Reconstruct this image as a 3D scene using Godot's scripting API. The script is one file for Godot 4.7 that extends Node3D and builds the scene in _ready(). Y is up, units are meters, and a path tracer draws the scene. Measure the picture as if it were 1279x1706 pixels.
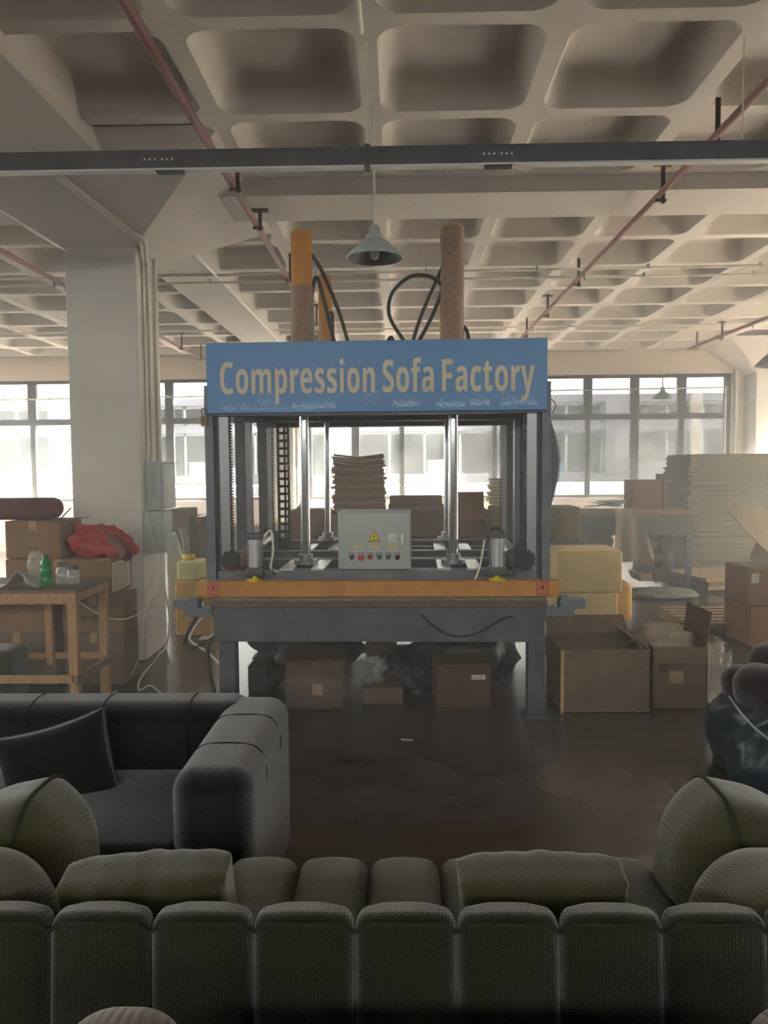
extends Node3D
# A factory hall: hydraulic packing press facing the camera, sofas in front, windows behind.

const F := 1280.0          # focal length in pixels of the 1279 x 1706 frame
const EYE := Vector3(0, 1.5, 0)
const FLAT := 0xFFFFFFFF
var cam_basis: Basis
var org := Vector3.ZERO    # builders subtract this, so that shapes may be given in world coordinates
var rng := RandomNumberGenerator.new()
var M := {}
var names := {}

# ---------------------------------------------------------------- camera helpers
func ray(px: float, py: float) -> Vector3:
	return cam_basis * Vector3((px - 639.5) / F, -(py - 853.0) / F, -1.0)

func at(px: float, py: float, d: float) -> Vector3:          # point on the plane z = -d
	var r := ray(px, py)
	return EYE + r * (d / -r.z)

func atx(px: float, py: float, x: float) -> Vector3:         # point on the plane x = const
	var r := ray(px, py)
	return EYE + r * (x / r.x)

func aty(px: float, py: float, y: float) -> Vector3:         # point on the plane y = const
	var r := ray(px, py)
	return EYE + r * ((y - EYE.y) / r.y)

# ---------------------------------------------------------------- naming
func numbered(n: String) -> String:
	if not names.has(n):
		names[n] = 0
		return n
	names[n] += 1
	return "%s_%03d" % [n, names[n]]

func thing(called: String, label: String, category: String, where := Vector3.ZERO, turn := 0.0, group := "") -> Node3D:
	var o := Node3D.new()
	o.name = numbered(called)
	add_child(o)
	o.position = where
	o.rotation.y = turn
	tag(o, label, category, group)
	return o

func tag(o: Node, label: String, category: String, group := "") -> void:
	o.set_meta("label", label)
	o.set_meta("category", category)
	if group != "":
		o.set_meta("group", group)

func part(called: String, st: SurfaceTool, m: Material, parent: Node) -> MeshInstance3D:
	st.generate_normals()
	return mpart(called, st.commit(), m, parent)

func mpart(called: String, mesh: Mesh, m: Material, parent: Node, xf := Transform3D()) -> MeshInstance3D:
	var o := MeshInstance3D.new()
	o.mesh = mesh
	o.material_override = m
	o.transform = xf
	if parent == self:
		o.name = numbered(called)
		add_child(o)
	else:
		var n := called
		var k := 0
		while parent.has_node(n):
			k += 1
			n = "%s_%03d" % [called, k]
		o.name = n
		parent.add_child(o)
	return o

func struct(called: String, st: SurfaceTool, m: Material, parent: Node = self) -> MeshInstance3D:
	var o := part(called, st, m, parent)
	if parent == self:
		o.set_meta("kind", "structure")
	return o

func copy(o: Node3D, called: String, label: String, group := "") -> Node3D:
	var c: Node3D = o.duplicate()
	c.name = numbered(called)
	add_child(c)
	c.set_meta("label", label)
	if group != "":
		c.set_meta("group", group)
	return c

# ---------------------------------------------------------------- mesh builders
func mb() -> SurfaceTool:
	var st := SurfaceTool.new()
	st.begin(Mesh.PRIMITIVE_TRIANGLES)
	return st

func tri(st: SurfaceTool, a: Vector3, b: Vector3, c: Vector3) -> void:
	st.add_vertex(a - org)
	st.add_vertex(b - org)
	st.add_vertex(c - org)

func quad(st: SurfaceTool, a: Vector3, b: Vector3, c: Vector3, d: Vector3) -> void:   # clockwise from outside
	tri(st, a, b, c)
	tri(st, a, c, d)

func uvquad(st: SurfaceTool, p: Array, u0 := Vector2(0, 0), u1 := Vector2(1, 1)) -> void:   # top-left, top-right, bottom-right, bottom-left
	var uv := [Vector2(u0.x, u0.y), Vector2(u1.x, u0.y), Vector2(u1.x, u1.y), Vector2(u0.x, u1.y)]
	for i in [0, 1, 2, 0, 2, 3]:
		st.set_uv(uv[i])
		st.add_vertex(p[i] - org)

func bx(st: SurfaceTool, c: Vector3, s: Vector3, b := Basis()) -> void:
	st.set_smooth_group(FLAT)
	var h := s * 0.5
	var p: Array[Vector3] = []
	for i in 8:
		p.append(c + b * Vector3(h.x if i & 1 else -h.x, h.y if i & 2 else -h.y, h.z if i & 4 else -h.z))
	quad(st, p[6], p[7], p[5], p[4])
	quad(st, p[3], p[2], p[0], p[1])
	quad(st, p[7], p[3], p[1], p[5])
	quad(st, p[2], p[6], p[4], p[0])
	quad(st, p[2], p[3], p[7], p[6])
	quad(st, p[4], p[5], p[1], p[0])

func bx2(st: SurfaceTool, lo: Vector3, hi: Vector3) -> void:
	bx(st, (lo + hi) * 0.5, (hi - lo).abs())

func bar(st: SurfaceTool, a: Vector3, b: Vector3, w: float, h: float, up := Vector3.UP) -> void:
	var z := (b - a).normalized()
	var x := up.cross(z)
	if x.length() < 0.01:
		x = Vector3.RIGHT
	x = x.normalized()
	bx(st, (a + b) * 0.5, Vector3(w, h, (b - a).length()), Basis(x, z.cross(x), z))

# shapes that rounded boxes are bent into: cushions, sofa panels, sagging sacks
func bend(kind: int, p: Vector3, h: Vector3) -> Vector3:
	var u := p / h
	match kind:
		1:      # pillow: thick in the middle, thin at the seam, corners pulled out
			var k := sqrt(maxf(0.0, 1.0 - u.x * u.x)) * sqrt(maxf(0.0, 1.0 - u.y * u.y))
			p.z *= 0.12 + 0.88 * pow(k, 0.55)
			p.x *= 1.0 - 0.07 * (1.0 - u.y * u.y)
			p.y *= 1.0 - 0.10 * (1.0 - u.x * u.x)
		2:      # padded panel: bulges on the front and on top
			p.z += 0.05 * (1.0 - u.x * u.x) * signf(p.z) * (1.0 - 0.4 * u.y * u.y)
			p.y += 0.02 * (1.0 - u.x * u.x) * maxf(u.y, 0.0)
		3:      # upright channel of a sofa back: bulging outwards, arched at the top
			p.z += 0.012 * (1.0 - pow(absf(u.x), 3.0)) * signf(p.z)
			p.y += 0.022 * sqrt(maxf(0.0, 1.0 - pow(absf(u.x), 3.0))) * maxf(u.y, 0.0)
		4, 5:   # sofa arm: a crest near the inner side of the top, where the seam runs
			var v := u.x + (0.4 if kind == 4 else -0.4)
			p.y += 0.028 * pow(maxf(0.0, 1.0 - absf(v)), 1.6) * maxf(u.y, 0.0)
			p.x += 0.035 * signf(p.x) * (1.0 - u.z * u.z) * (1.0 - u.y * u.y)
		6:      # seat channel: rounded along its length
			p.y += 0.007 * (1.0 - pow(absf(u.x), 3.0)) * signf(p.y)
			p.z += 0.015 * (1.0 - u.x * u.x) * signf(p.z)
		7:      # plump scatter cushion with slack corners and a few creases
			var k := sqrt(maxf(0.0, 1.0 - u.x * u.x)) * sqrt(maxf(0.0, 1.0 - u.y * u.y))
			p.z *= 0.30 + 0.70 * pow(k, 0.5)
			p.z += 0.004 * (sin(u.x * 17.0 + u.y * 4.0) + sin(u.x * 7.3 - u.y * 9.0)) * maxf(u.y, 0.0) * (1.0 - u.x * u.x)
			p.x *= 1.0 - 0.05 * (1.0 - u.y * u.y)
			p.y *= 1.0 + 0.04 * (1.0 - u.x * u.x) - (0.014 * sin(u.x * 6.0 + 1.0) + 0.009 * sin(u.x * 17.0)) * maxf(u.y, 0.0)
		8:      # sofa arm without a crest
			p.y += 0.015 * (1.0 - u.x * u.x) * maxf(u.y, 0.0)
			p.x += 0.035 * signf(p.x) * (1.0 - u.z * u.z) * (1.0 - u.y * u.y)
	return p

# rounded box: radius r, seg steps in each rounded edge, n extra steps across a face
func rbox(st: SurfaceTool, c: Vector3, s: Vector3, r: float, seg := 2, b := Basis(), warp := 0, n := 1, group := 1) -> void:
	st.set_smooth_group(group)
	var h := s * 0.5
	r = minf(r, minf(h.x, minf(h.y, h.z)) * 0.999)
	var inner := h - Vector3(r, r, r)
	var ticks := []
	for ax in 3:
		var t: Array[float] = []
		for i in seg + 1:
			t.append(-inner[ax] - r * tan(PI / 4 * (1.0 - float(i) / seg)))
		for i in range(1, n):
			t.append(lerpf(-inner[ax], inner[ax], float(i) / n))
		for i in seg + 1:
			t.append(inner[ax] + r * tan(PI / 4 * float(i) / seg))
		ticks.append(t)
	for ax in 3:
		var u := (ax + 1) % 3
		var v := (ax + 2) % 3
		for sd in [-1.0, 1.0]:
			var tu: Array[float] = ticks[u]
			var tv: Array[float] = ticks[v]
			var grid := []
			for i in tu.size():
				var row: Array[Vector3] = []
				for j in tv.size():
					var p := Vector3.ZERO
					p[ax] = sd * h[ax]
					p[u] = tu[i]
					p[v] = tv[j]
					var q := p.clamp(-inner, inner)
					p = q + (p - q).normalized() * r
					if warp > 0:
						p = bend(warp, p, h)
					row.append(c + b * p)
				grid.append(row)
			for i in tu.size() - 1:
				for j in tv.size() - 1:
					if sd > 0:
						quad(st, grid[i][j], grid[i][j + 1], grid[i + 1][j + 1], grid[i + 1][j])
					else:
						quad(st, grid[i][j], grid[i + 1][j], grid[i + 1][j + 1], grid[i][j + 1])

func cyl(st: SurfaceTool, a: Vector3, b: Vector3, r0: float, r1 := -1.0, n := 16, caps := true) -> void:
	if r1 < 0.0:
		r1 = r0
	var z := (b - a).normalized()
	var x := z.cross(Vector3.UP if absf(z.y) < 0.9 else Vector3.RIGHT).normalized()
	var y := z.cross(x)
	st.set_smooth_group(1)
	for i in n:
		var t0 := TAU * i / n
		var t1 := TAU * (i + 1) / n
		var d0 := x * cos(t0) + y * sin(t0)
		var d1 := x * cos(t1) + y * sin(t1)
		st.set_smooth_group(1)
		quad(st, a + d0 * r0, b + d0 * r1, b + d1 * r1, a + d1 * r0)
		if caps:
			st.set_smooth_group(FLAT)
			if r0 > 0.0:
				tri(st, a, a + d0 * r0, a + d1 * r0)
			if r1 > 0.0:
				tri(st, b, b + d1 * r1, b + d0 * r1)

func lathe(st: SurfaceTool, o: Vector3, prof: Array, n := 24, axis := Basis()) -> void:   # prof: Vector2(radius, height), bottom to top on the outside
	st.set_smooth_group(1)
	for k in prof.size() - 1:
		var p: Vector2 = prof[k]
		var q: Vector2 = prof[k + 1]
		for i in n:
			var t0 := TAU * i / n
			var t1 := TAU * (i + 1) / n
			var a := o + axis * Vector3(p.x * cos(t0), p.y, p.x * sin(t0))
			var b := o + axis * Vector3(q.x * cos(t0), q.y, q.x * sin(t0))
			var c := o + axis * Vector3(q.x * cos(t1), q.y, q.x * sin(t1))
			var d := o + axis * Vector3(p.x * cos(t1), p.y, p.x * sin(t1))
			if q.x < 1e-5:
				tri(st, a, c, d) if false else tri(st, a, b, d)
			elif p.x < 1e-5:
				tri(st, a, b, c)
			else:
				quad(st, a, b, c, d)

func smooth_path(pts: Array, per := 6) -> Array[Vector3]:
	var out: Array[Vector3] = []
	for i in pts.size() - 1:
		var p0: Vector3 = pts[maxi(i - 1, 0)]
		var p1: Vector3 = pts[i]
		var p2: Vector3 = pts[i + 1]
		var p3: Vector3 = pts[mini(i + 2, pts.size() - 1)]
		for k in per:
			out.append(p1.cubic_interpolate(p2, p0, p3, float(k) / per))
	out.append(pts[pts.size() - 1])
	return out

func tube(st: SurfaceTool, pts: Array, r: float, n := 8, smooth := true) -> void:
	var path: Array = smooth_path(pts) if smooth else pts
	st.set_smooth_group(1)
	var x := Vector3.ZERO
	var rings := []
	for i in path.size():
		var t: Vector3 = (path[mini(i + 1, path.size() - 1)] - path[maxi(i - 1, 0)]).normalized()
		if i == 0:
			x = t.cross(Vector3.UP if absf(t.y) < 0.9 else Vector3.RIGHT).normalized()
		else:
			x = (x - t * x.dot(t)).normalized()
		var y := t.cross(x)
		var ring: Array[Vector3] = []
		for k in n:
			var a := TAU * k / n
			ring.append(path[i] + (x * cos(a) + y * sin(a)) * r)
		rings.append(ring)
	for i in path.size() - 1:
		for k in n:
			var l := (k + 1) % n
			quad(st, rings[i][k], rings[i + 1][k], rings[i + 1][l], rings[i][l])
	st.set_smooth_group(FLAT)
	for k in range(1, n - 1):
		tri(st, rings[0][0], rings[0][k], rings[0][k + 1])
		var e: Array = rings[path.size() - 1]
		tri(st, e[0], e[k + 1], e[k])

# an extruded outline (Vector2 list, counter-clockwise seen from +z) from z0 to z1
func prism(st: SurfaceTool, poly: PackedVector2Array, z0: float, z1: float, xf := Transform3D()) -> void:
	st.set_smooth_group(FLAT)
	var idx := Geometry2D.triangulate_polygon(poly)
	for k in range(0, idx.size(), 3):
		var a := poly[idx[k]]
		var b := poly[idx[k + 1]]
		var c := poly[idx[k + 2]]
		if (b - a).cross(c - a) > 0:
			var s := b
			b = c
			c = s
		tri(st, xf * Vector3(a.x, a.y, z1), xf * Vector3(b.x, b.y, z1), xf * Vector3(c.x, c.y, z1))
		tri(st, xf * Vector3(a.x, a.y, z0), xf * Vector3(c.x, c.y, z0), xf * Vector3(b.x, b.y, z0))
	var ccw := not Geometry2D.is_polygon_clockwise(poly)
	for i in poly.size():
		var a := poly[i]
		var b := poly[(i + 1) % poly.size()]
		if not ccw:
			var s := a
			a = b
			b = s
		quad(st, xf * Vector3(a.x, a.y, z1), xf * Vector3(a.x, a.y, z0), xf * Vector3(b.x, b.y, z0), xf * Vector3(b.x, b.y, z1))

# a two-sided sheet given by a grid of points, thickness t along its normals
func sheet(st: SurfaceTool, g: Array, t: float) -> void:
	var r := g.size()
	var c: int = g[0].size()
	st.set_smooth_group(1)
	var low := []
	for i in r:
		var row: Array[Vector3] = []
		for j in c:
			var du: Vector3 = g[mini(i + 1, r - 1)][j] - g[maxi(i - 1, 0)][j]
			var dv: Vector3 = g[i][mini(j + 1, c - 1)] - g[i][maxi(j - 1, 0)]
			row.append(g[i][j] - dv.cross(du).normalized() * t)
		low.append(row)
	for i in r - 1:
		for j in c - 1:
			st.set_smooth_group(1)
			quad(st, g[i][j], g[i + 1][j], g[i + 1][j + 1], g[i][j + 1])
			st.set_smooth_group(2)
			quad(st, low[i][j], low[i][j + 1], low[i + 1][j + 1], low[i + 1][j])
	st.set_smooth_group(FLAT)
	for i in r - 1:
		quad(st, g[i][0], low[i][0], low[i + 1][0], g[i + 1][0])
		quad(st, g[i][c - 1], g[i + 1][c - 1], low[i + 1][c - 1], low[i][c - 1])
	for j in c - 1:
		quad(st, g[0][j], g[0][j + 1], low[0][j + 1], low[0][j])
		quad(st, g[r - 1][j], low[r - 1][j], low[r - 1][j + 1], g[r - 1][j + 1])

# a closed lumpy body: radii, with noise
func lump(st: SurfaceTool, c: Vector3, rad: Vector3, amp: float, seed_: int, freq := 2.0, b := Basis(), n := 24, pw := 1.0, floor_y := -1e9) -> void:
	var no := FastNoiseLite.new()
	no.seed = seed_
	no.frequency = freq
	no.fractal_octaves = 3
	st.set_smooth_group(1)
	var g := []
	for i in n + 1:
		var row: Array[Vector3] = []
		var th := PI * i / n
		for j in 2 * n + 1:
			var ph := TAU * (j % (2 * n)) / (2 * n)
			var d := Vector3(sin(th) * cos(ph), cos(th), sin(th) * sin(ph))
			var q := Vector3(signf(d.x) * absf(d.x) ** pw, signf(d.y) * absf(d.y) ** pw, signf(d.z) * absf(d.z) ** pw)
			var k := 1.0 + amp * no.get_noise_3dv(d)
			var p := c + b * (q * rad * k)
			p.y = maxf(p.y, floor_y)
			row.append(p)
		g.append(row)
	for i in n:
		for j in 2 * n:
			if i == 0:
				tri(st, g[0][j], g[1][j + 1], g[1][j])
			elif i == n - 1:
				tri(st, g[i][j], g[i][j + 1], g[n][j])
			else:
				quad(st, g[i][j], g[i][j + 1], g[i + 1][j + 1], g[i + 1][j])

# ---------------------------------------------------------------- materials
func mat(c: Color, rough := 0.8, metal := 0.0) -> StandardMaterial3D:
	var m := StandardMaterial3D.new()
	m.albedo_color = c
	m.roughness = rough
	m.metallic = metal
	return m

func noise_tex(seed_: int, freq: float, lo: Color, hi: Color, size := 512, oct := 4, normal := false, strength := 4.0) -> NoiseTexture2D:
	var t := NoiseTexture2D.new()
	t.width = size
	t.height = size
	t.seamless = true
	var n := FastNoiseLite.new()
	n.seed = seed_
	n.frequency = freq
	n.fractal_octaves = oct
	t.noise = n
	if normal:
		t.as_normal_map = true
		t.bump_strength = strength
	else:
		var g := Gradient.new()
		g.set_color(0, lo)
		g.set_color(1, hi)
		t.color_ramp = g
	return t

func tri_map(m: StandardMaterial3D, s: float, world := true) -> void:
	m.uv1_triplanar = true
	m.uv1_world_triplanar = world
	m.uv1_scale = Vector3(s, s, s)

# a base colour mottled by noise
func mottled(c: Color, amount: float, freq: float, scale: float, rough: float, seed_ := 1, bump := 0.0) -> StandardMaterial3D:
	var m := mat(Color.WHITE, rough)
	m.albedo_texture = noise_tex(seed_, freq, c.darkened(amount), c.lightened(amount * 0.6))
	if bump > 0.0:
		m.normal_enabled = true
		m.normal_texture = noise_tex(seed_ + 50, freq * 3.0, c, c, 512, 4, true, bump)
	tri_map(m, scale)
	return m

func weave(c: Color, size := 128, kind := 0) -> Array:      # [albedo, bump normal] of a woven or corded cloth
	var im := Image.create(size, size, false, Image.FORMAT_RGB8)
	var hm := Image.create(size, size, false, Image.FORMAT_RGB8)
	var r := RandomNumberGenerator.new()
	r.seed = 7 + kind
	for y in size:
		for x in size:
			var h := 0.5
			if kind == 0:      # chenille: short slanted stitches in columns
				var cx := fmod(x, 8.0) / 8.0
				var cy := fmod(y + (4.0 if int(x / 8.0) % 2 == 0 else 0.0), 8.0) / 8.0
				h = sin(cx * PI) * (0.55 + 0.45 * sin((cy + absf(cx - 0.5)) * TAU))
			elif kind == 1:    # corduroy
				h = sin(fmod(x, 16.0) / 16.0 * PI)
			else:              # boucle
				h = r.randf()
			h = clampf(h * 0.8 + r.randf() * 0.25, 0.0, 1.0)
			var k := lerpf(0.62, 1.12, h)
			im.set_pixel(x, y, Color(c.r * k, c.g * k, c.b * k))
			hm.set_pixel(x, y, Color(h, h, h))
	hm.bump_map_to_normal_map(3.0)
	return [ImageTexture.create_from_image(im), ImageTexture.create_from_image(hm)]

func cloth(c: Color, kind: int, scale: float, rough := 0.95) -> StandardMaterial3D:
	var w := weave(c, 128, kind)
	var m := mat(Color.WHITE, rough)
	m.albedo_texture = w[0]
	m.normal_enabled = true
	m.normal_texture = w[1]
	m.normal_scale = 0.7
	m.rim_enabled = true
	m.rim = 1.0
	m.rim_tint = 0.9
	m.metallic_specular = 0.2
	tri_map(m, scale, false)
	return m

func card(c: Color, seed_ := 3) -> StandardMaterial3D:
	var m := mat(Color.WHITE, 0.85)
	m.albedo_texture = noise_tex(seed_, 0.012, c.darkened(0.1), c.lightened(0.05), 256, 5)
	m.metallic_specular = 0.25
	tri_map(m, 1.3)
	return m

func setup_light() -> void:
	cam_basis = Basis(Vector3.UP, deg_to_rad(1.14)) * Basis(Vector3.RIGHT, deg_to_rad(-3.49)) * Basis(Vector3.BACK, deg_to_rad(-0.5))
	var cam := Camera3D.new()
	cam.name = "camera"
	cam.transform = Transform3D(cam_basis, EYE)
	cam.fov = 2.0 * rad_to_deg(atan(853.0 / F))
	cam.near = 0.05
	cam.far = 300.0
	cam.current = true
	add_child(cam)
	var sky := ProceduralSkyMaterial.new()
	sky.sky_top_color = Color(0.96, 0.96, 0.94)
	sky.sky_horizon_color = Color(1.0, 0.99, 0.95)
	sky.ground_bottom_color = Color(0.45, 0.45, 0.44)
	sky.ground_horizon_color = Color(0.8, 0.8, 0.8)
	sky.sky_energy_multiplier = 1.0
	var e := Environment.new()
	e.background_mode = Environment.BG_SKY
	e.sky = Sky.new()
	e.sky.sky_material = sky
	e.background_energy_multiplier = 1.7
	e.tonemap_mode = Environment.TONE_MAPPER_LINEAR
	e.tonemap_exposure = 7.4
	e.sdfgi_enabled = true
	e.ssao_enabled = true
	e.ssil_enabled = true
	e.volumetric_fog_enabled = true
	e.volumetric_fog_density = 0.0
	var we := WorldEnvironment.new()
	we.name = "environment"
	we.environment = e
	add_child(we)
	var sun := DirectionalLight3D.new()
	sun.name = "sun"
	sun.light_color = Color(1.0, 0.965, 0.91)
	sun.light_energy = 25.0
	sun.light_angular_distance = 0.6
	sun.shadow_enabled = true
	sun.rotation = Vector3(deg_to_rad(-41), deg_to_rad(116), 0)
	add_child(sun)

const CEIL := 3.65
const ZB := [-5.9, -6.5]        # the beam across, near and far face
const ZF := -14.9               # the far wall
const MX := 0.97
const MZ := 1.02

func haze() -> void:  # fog volumes added to imitate lens veil and glare
	for q in [["veil_haze", "thin haze filling the whole hall, added mostly in place of lens veil", RenderingServer.FOG_VOLUME_SHAPE_BOX, Vector3(16.1, 3.52, 12.0), Vector3(-0.8, 1.765, -8.8), 0.07],
			["dust_cloud", "denser bank of haze added to make the bright glare on the right", RenderingServer.FOG_VOLUME_SHAPE_ELLIPSOID, Vector3(6.6, 3.5, 10.6), Vector3(3.95, 1.76, -8.6), 0.13]]:
		var fv := FogVolume.new()
		fv.name = q[0]
		fv.shape = q[2]
		fv.size = q[3]
		fv.position = q[4]
		var fm := FogMaterial.new()
		fm.density = q[5]
		fm.albedo = Color(0.98, 0.97, 0.95)
		fv.material = fm
		add_child(fv)
		fv.set_meta("kind", "stuff")
		tag(fv, q[1], "haze")

func coffer_mesh(w: float, d: float) -> ArrayMesh:
	var st := mb()
	var n := 40
	var rings := []
	# each ring: half width, half depth, corner radius, height
	var spec := [[w / 2, d / 2, 0.0, 0.0], [w / 2 - 0.055, d / 2 - 0.055, 0.13, 0.0], [w / 2 - 0.072, d / 2 - 0.072, 0.13, 0.02], [w / 2 - 0.11, d / 2 - 0.11, 0.13, 0.15], [w / 2 - 0.125, d / 2 - 0.125, 0.12, 0.19], [w / 2 - 0.155, d / 2 - 0.155, 0.1, 0.212], [w / 2 - 0.2, d / 2 - 0.2, 0.08, 0.218]]
	for s in spec:
		var ring: Array[Vector3] = []
		for q in 4:
			for k in n / 4:
				var a := PI / 2 * (q + float(k) / (n / 4 - 1))
				var r: float = s[2]
				var sx := 1.0 if q == 0 or q == 3 else -1.0
				var sz := 1.0 if q < 2 else -1.0
				ring.append(Vector3(sx * (s[0] - r) + r * cos(a), s[3], sz * (s[1] - r) + r * sin(a)))
		rings.append(ring)
	for i in rings.size() - 1:
		st.set_smooth_group(2 if i == 0 else 1)
		for k in n:
			var l := (k + 1) % n
			quad(st, rings[i][k], rings[i][l], rings[i + 1][l], rings[i + 1][k])
	var top: Array = rings[rings.size() - 1]
	for k in n:
		tri(st, Vector3(0, 0.218, 0), top[k], top[(k + 1) % n])
	st.generate_normals()
	return st.commit()

func capital(st: SurfaceTool, cx: float, cz: float, half := 0.27, top := 1.12, drop := 0.5) -> void:
	st.set_smooth_group(FLAT)
	var y0 := CEIL - drop
	var y1 := CEIL + 0.02
	var lo := [Vector3(cx - half, y0, cz - half), Vector3(cx + half, y0, cz - half), Vector3(cx + half, y0, cz + half), Vector3(cx - half, y0, cz + half)]
	var hi := [Vector3(cx - top, y1, cz - top), Vector3(cx + top, y1, cz - top), Vector3(cx + top, y1, cz + top), Vector3(cx - top, y1, cz + top)]
	for i in 4:
		var j := (i + 1) % 4
		quad(st, lo[i], lo[j], hi[j], hi[i])

func shell() -> void:
	M.paint = mottled(Color(0.86, 0.84, 0.80), 0.08, 0.006, 0.35, 0.9, 11)
	M.ceil = mottled(Color(0.80, 0.77, 0.73), 0.05, 0.008, 0.4, 0.92, 12)
	M.wall = mottled(Color(0.89, 0.835, 0.77), 0.05, 0.01, 0.4, 0.9, 13)
	M.back_wall = mottled(Color(0.40, 0.38, 0.36), 0.06, 0.01, 0.4, 0.9, 16)
	M.floor = mottled(Color(0.27, 0.24, 0.22), 0.10, 0.02, 0.22, 0.3, 14)
	M.floor.roughness = 0.24
	M.dark_frame = mat(Color(0.16, 0.17, 0.19), 0.5)
	M.glass = mat(Color(0.9, 0.95, 0.95, 0.06), 0.02)
	M.glass.transparency = BaseMaterial3D.TRANSPARENCY_ALPHA
	# floor, ceiling slab, side and back walls (with thickness)
	var st := mb()
	bx2(st, Vector3(-9.3, -0.3, ZF - 0.3), Vector3(7.6, 0, 4.3))
	struct("floor", st, M.floor)
	var ce := Node3D.new()
	ce.name = "ceiling"
	ce.set_meta("kind", "structure")
	add_child(ce)
	st = mb()
	bx2(st, Vector3(-9.3, CEIL + 0.28, ZF - 0.3), Vector3(7.6, CEIL + 0.5, 4.3))
	part("slab", st, M.ceil, ce)
	# coffers: ribs at x = -0.15 + MX k; rows run to the beam from both sides
	var mesh := coffer_mesh(MX, MZ)
	for k in range(-9, 8):
		var cx := -0.15 + MX * (k + 0.5)
		for j in range(0, 3):
			if k >= -7 and k <= 6:
				mpart("coffer", mesh, M.ceil, ce, Transform3D(Basis(), Vector3(cx, CEIL, ZB[0] + MZ * (j + 0.5))))
		for j in range(0, 8):
			mpart("coffer", mesh, M.ceil, ce, Transform3D(Basis().scaled(Vector3(1, 1, 8.3 / 8.0 / MZ)), Vector3(cx, CEIL, ZB[1] - 8.3 / 8.0 * (j + 0.5))))
	st = mb()   # plain slab over and behind the camera
	bx2(st, Vector3(-9.3, CEIL, ZB[0] + 3 * MZ), Vector3(7.6, CEIL + 0.3, 4.3))
	bx2(st, Vector3(-9.3, CEIL, ZB[0]), Vector3(-0.15 - MX * 7, CEIL + 0.3, ZB[0] + 3 * MZ))
	bx2(st, Vector3(-0.15 + MX * 7, CEIL, ZB[0]), Vector3(7.6, CEIL + 0.3, ZB[0] + 3 * MZ))
	part("plain_slab", st, M.ceil, ce)
	st = mb()   # wide flat beams between the columns
	bx2(st, Vector3(-9.3, CEIL - 0.12, ZB[0]), Vector3(7.6, CEIL + 0.3, ZB[1]))
	part("cross_beam", st, M.ceil, ce)
	for x in [-2.24, 6.85]:
		st = mb()
		bx2(st, Vector3(x - 0.3, CEIL - 0.115, ZF), Vector3(x + 0.3, CEIL + 0.3, 4.3))
		part("long_beam", st, M.ceil, ce)
	st = mb()
	capital(st, -2.24, -6.12)
	capital(st, 6.85, -6.12)
	capital(st, 6.85, ZF + 0.3)
	capital(st, -2.24, ZF + 0.3)
	part("column_capital", st, M.ceil, ce)
	var k := 0
	for c in [[-2.24, -6.12], [6.85, -6.12], [-2.24, ZF + 0.26], [6.85, ZF + 0.26]]:
		st = mb()
		rbox(st, Vector3(c[0], (CEIL - 0.48) / 2, c[1]), Vector3(0.54, CEIL - 0.48, 0.54), 0.012, 1, Basis(), 0, 1, FLAT)
		var o := struct("trim_%d" % (k + 1), st, M.paint)
		o.name = "column_%d" % (k + 1)
		k += 1
	st = mb()
	bx2(st, Vector3(-9.3, 0, ZF), Vector3(-9, 0.9, 4.3))
	bx2(st, Vector3(-9.3, 3.3, ZF), Vector3(-9, CEIL + 0.4, 4.3))
	for z in [[4.3, -2.0], [-5.9, -6.5], [-13.9, ZF]]:  # window openings added out of view for daylight fill
		bx2(st, Vector3(-9.3, 0.9, z[0]), Vector3(-9, 3.3, z[1]))
	struct("wall_left", st, M.wall)
	st = mb()      # clerestory added behind the camera, unseen, as daylight fill for the press front
	bx2(st, Vector3(-9.3, 0, 4), Vector3(7.6, 2.36, 4.3))
	bx2(st, Vector3(-9.3, 3.26, 4), Vector3(7.6, CEIL + 0.4, 4.3))
	for x in [-8.7, -4.6, 0.0, 4.6, 7.0]:
		bx2(st, Vector3(x - 0.3, 2.2, 4), Vector3(x + 0.3, 3.4, 4.3))
	struct("wall_back", st, M.back_wall)
	# the far wall with its two long window openings
	var y0 := 0.84
	var y1 := 3.19
	st = mb()
	bx2(st, Vector3(-9.3, 0, ZF - 0.25), Vector3(7.6, y0, ZF))
	bx2(st, Vector3(-9.3, y1, ZF - 0.25), Vector3(7.6, CEIL + 0.4, ZF))
	bx2(st, Vector3(-2.62, y0, ZF - 0.25), Vector3(-1.9, y1, ZF))
	bx2(st, Vector3(6.35, y0, ZF - 0.25), Vector3(7.6, y1, ZF))
	bx2(st, Vector3(-9.3, y0, ZF - 0.25), Vector3(-8.9, y1, ZF))
	struct("wall_far", st, M.wall)
	# right wall; its unseen tall openings are added for daylight from the right
	st = mb()
	bx2(st, Vector3(7.3, 0, ZF), Vector3(7.6, 0.9, 4.3))
	bx2(st, Vector3(7.3, 3.4, ZF), Vector3(7.6, CEIL + 0.4, 4.3))
	for z in [[4.3, -5.4], [-6.0, -6.3], [-10.2, -10.5], [-14.4, ZF]]:
		bx2(st, Vector3(7.3, 0.9, z[0]), Vector3(7.6, 3.4, z[1]))
	struct("wall_right", st, M.wall)
	# windows
	window_band("window_1", -8.9, -2.62, -2.66, -1, y0, y1)
	window_band("window_2", -1.9, 6.35, 6.33, -1, y0, y1)

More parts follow.
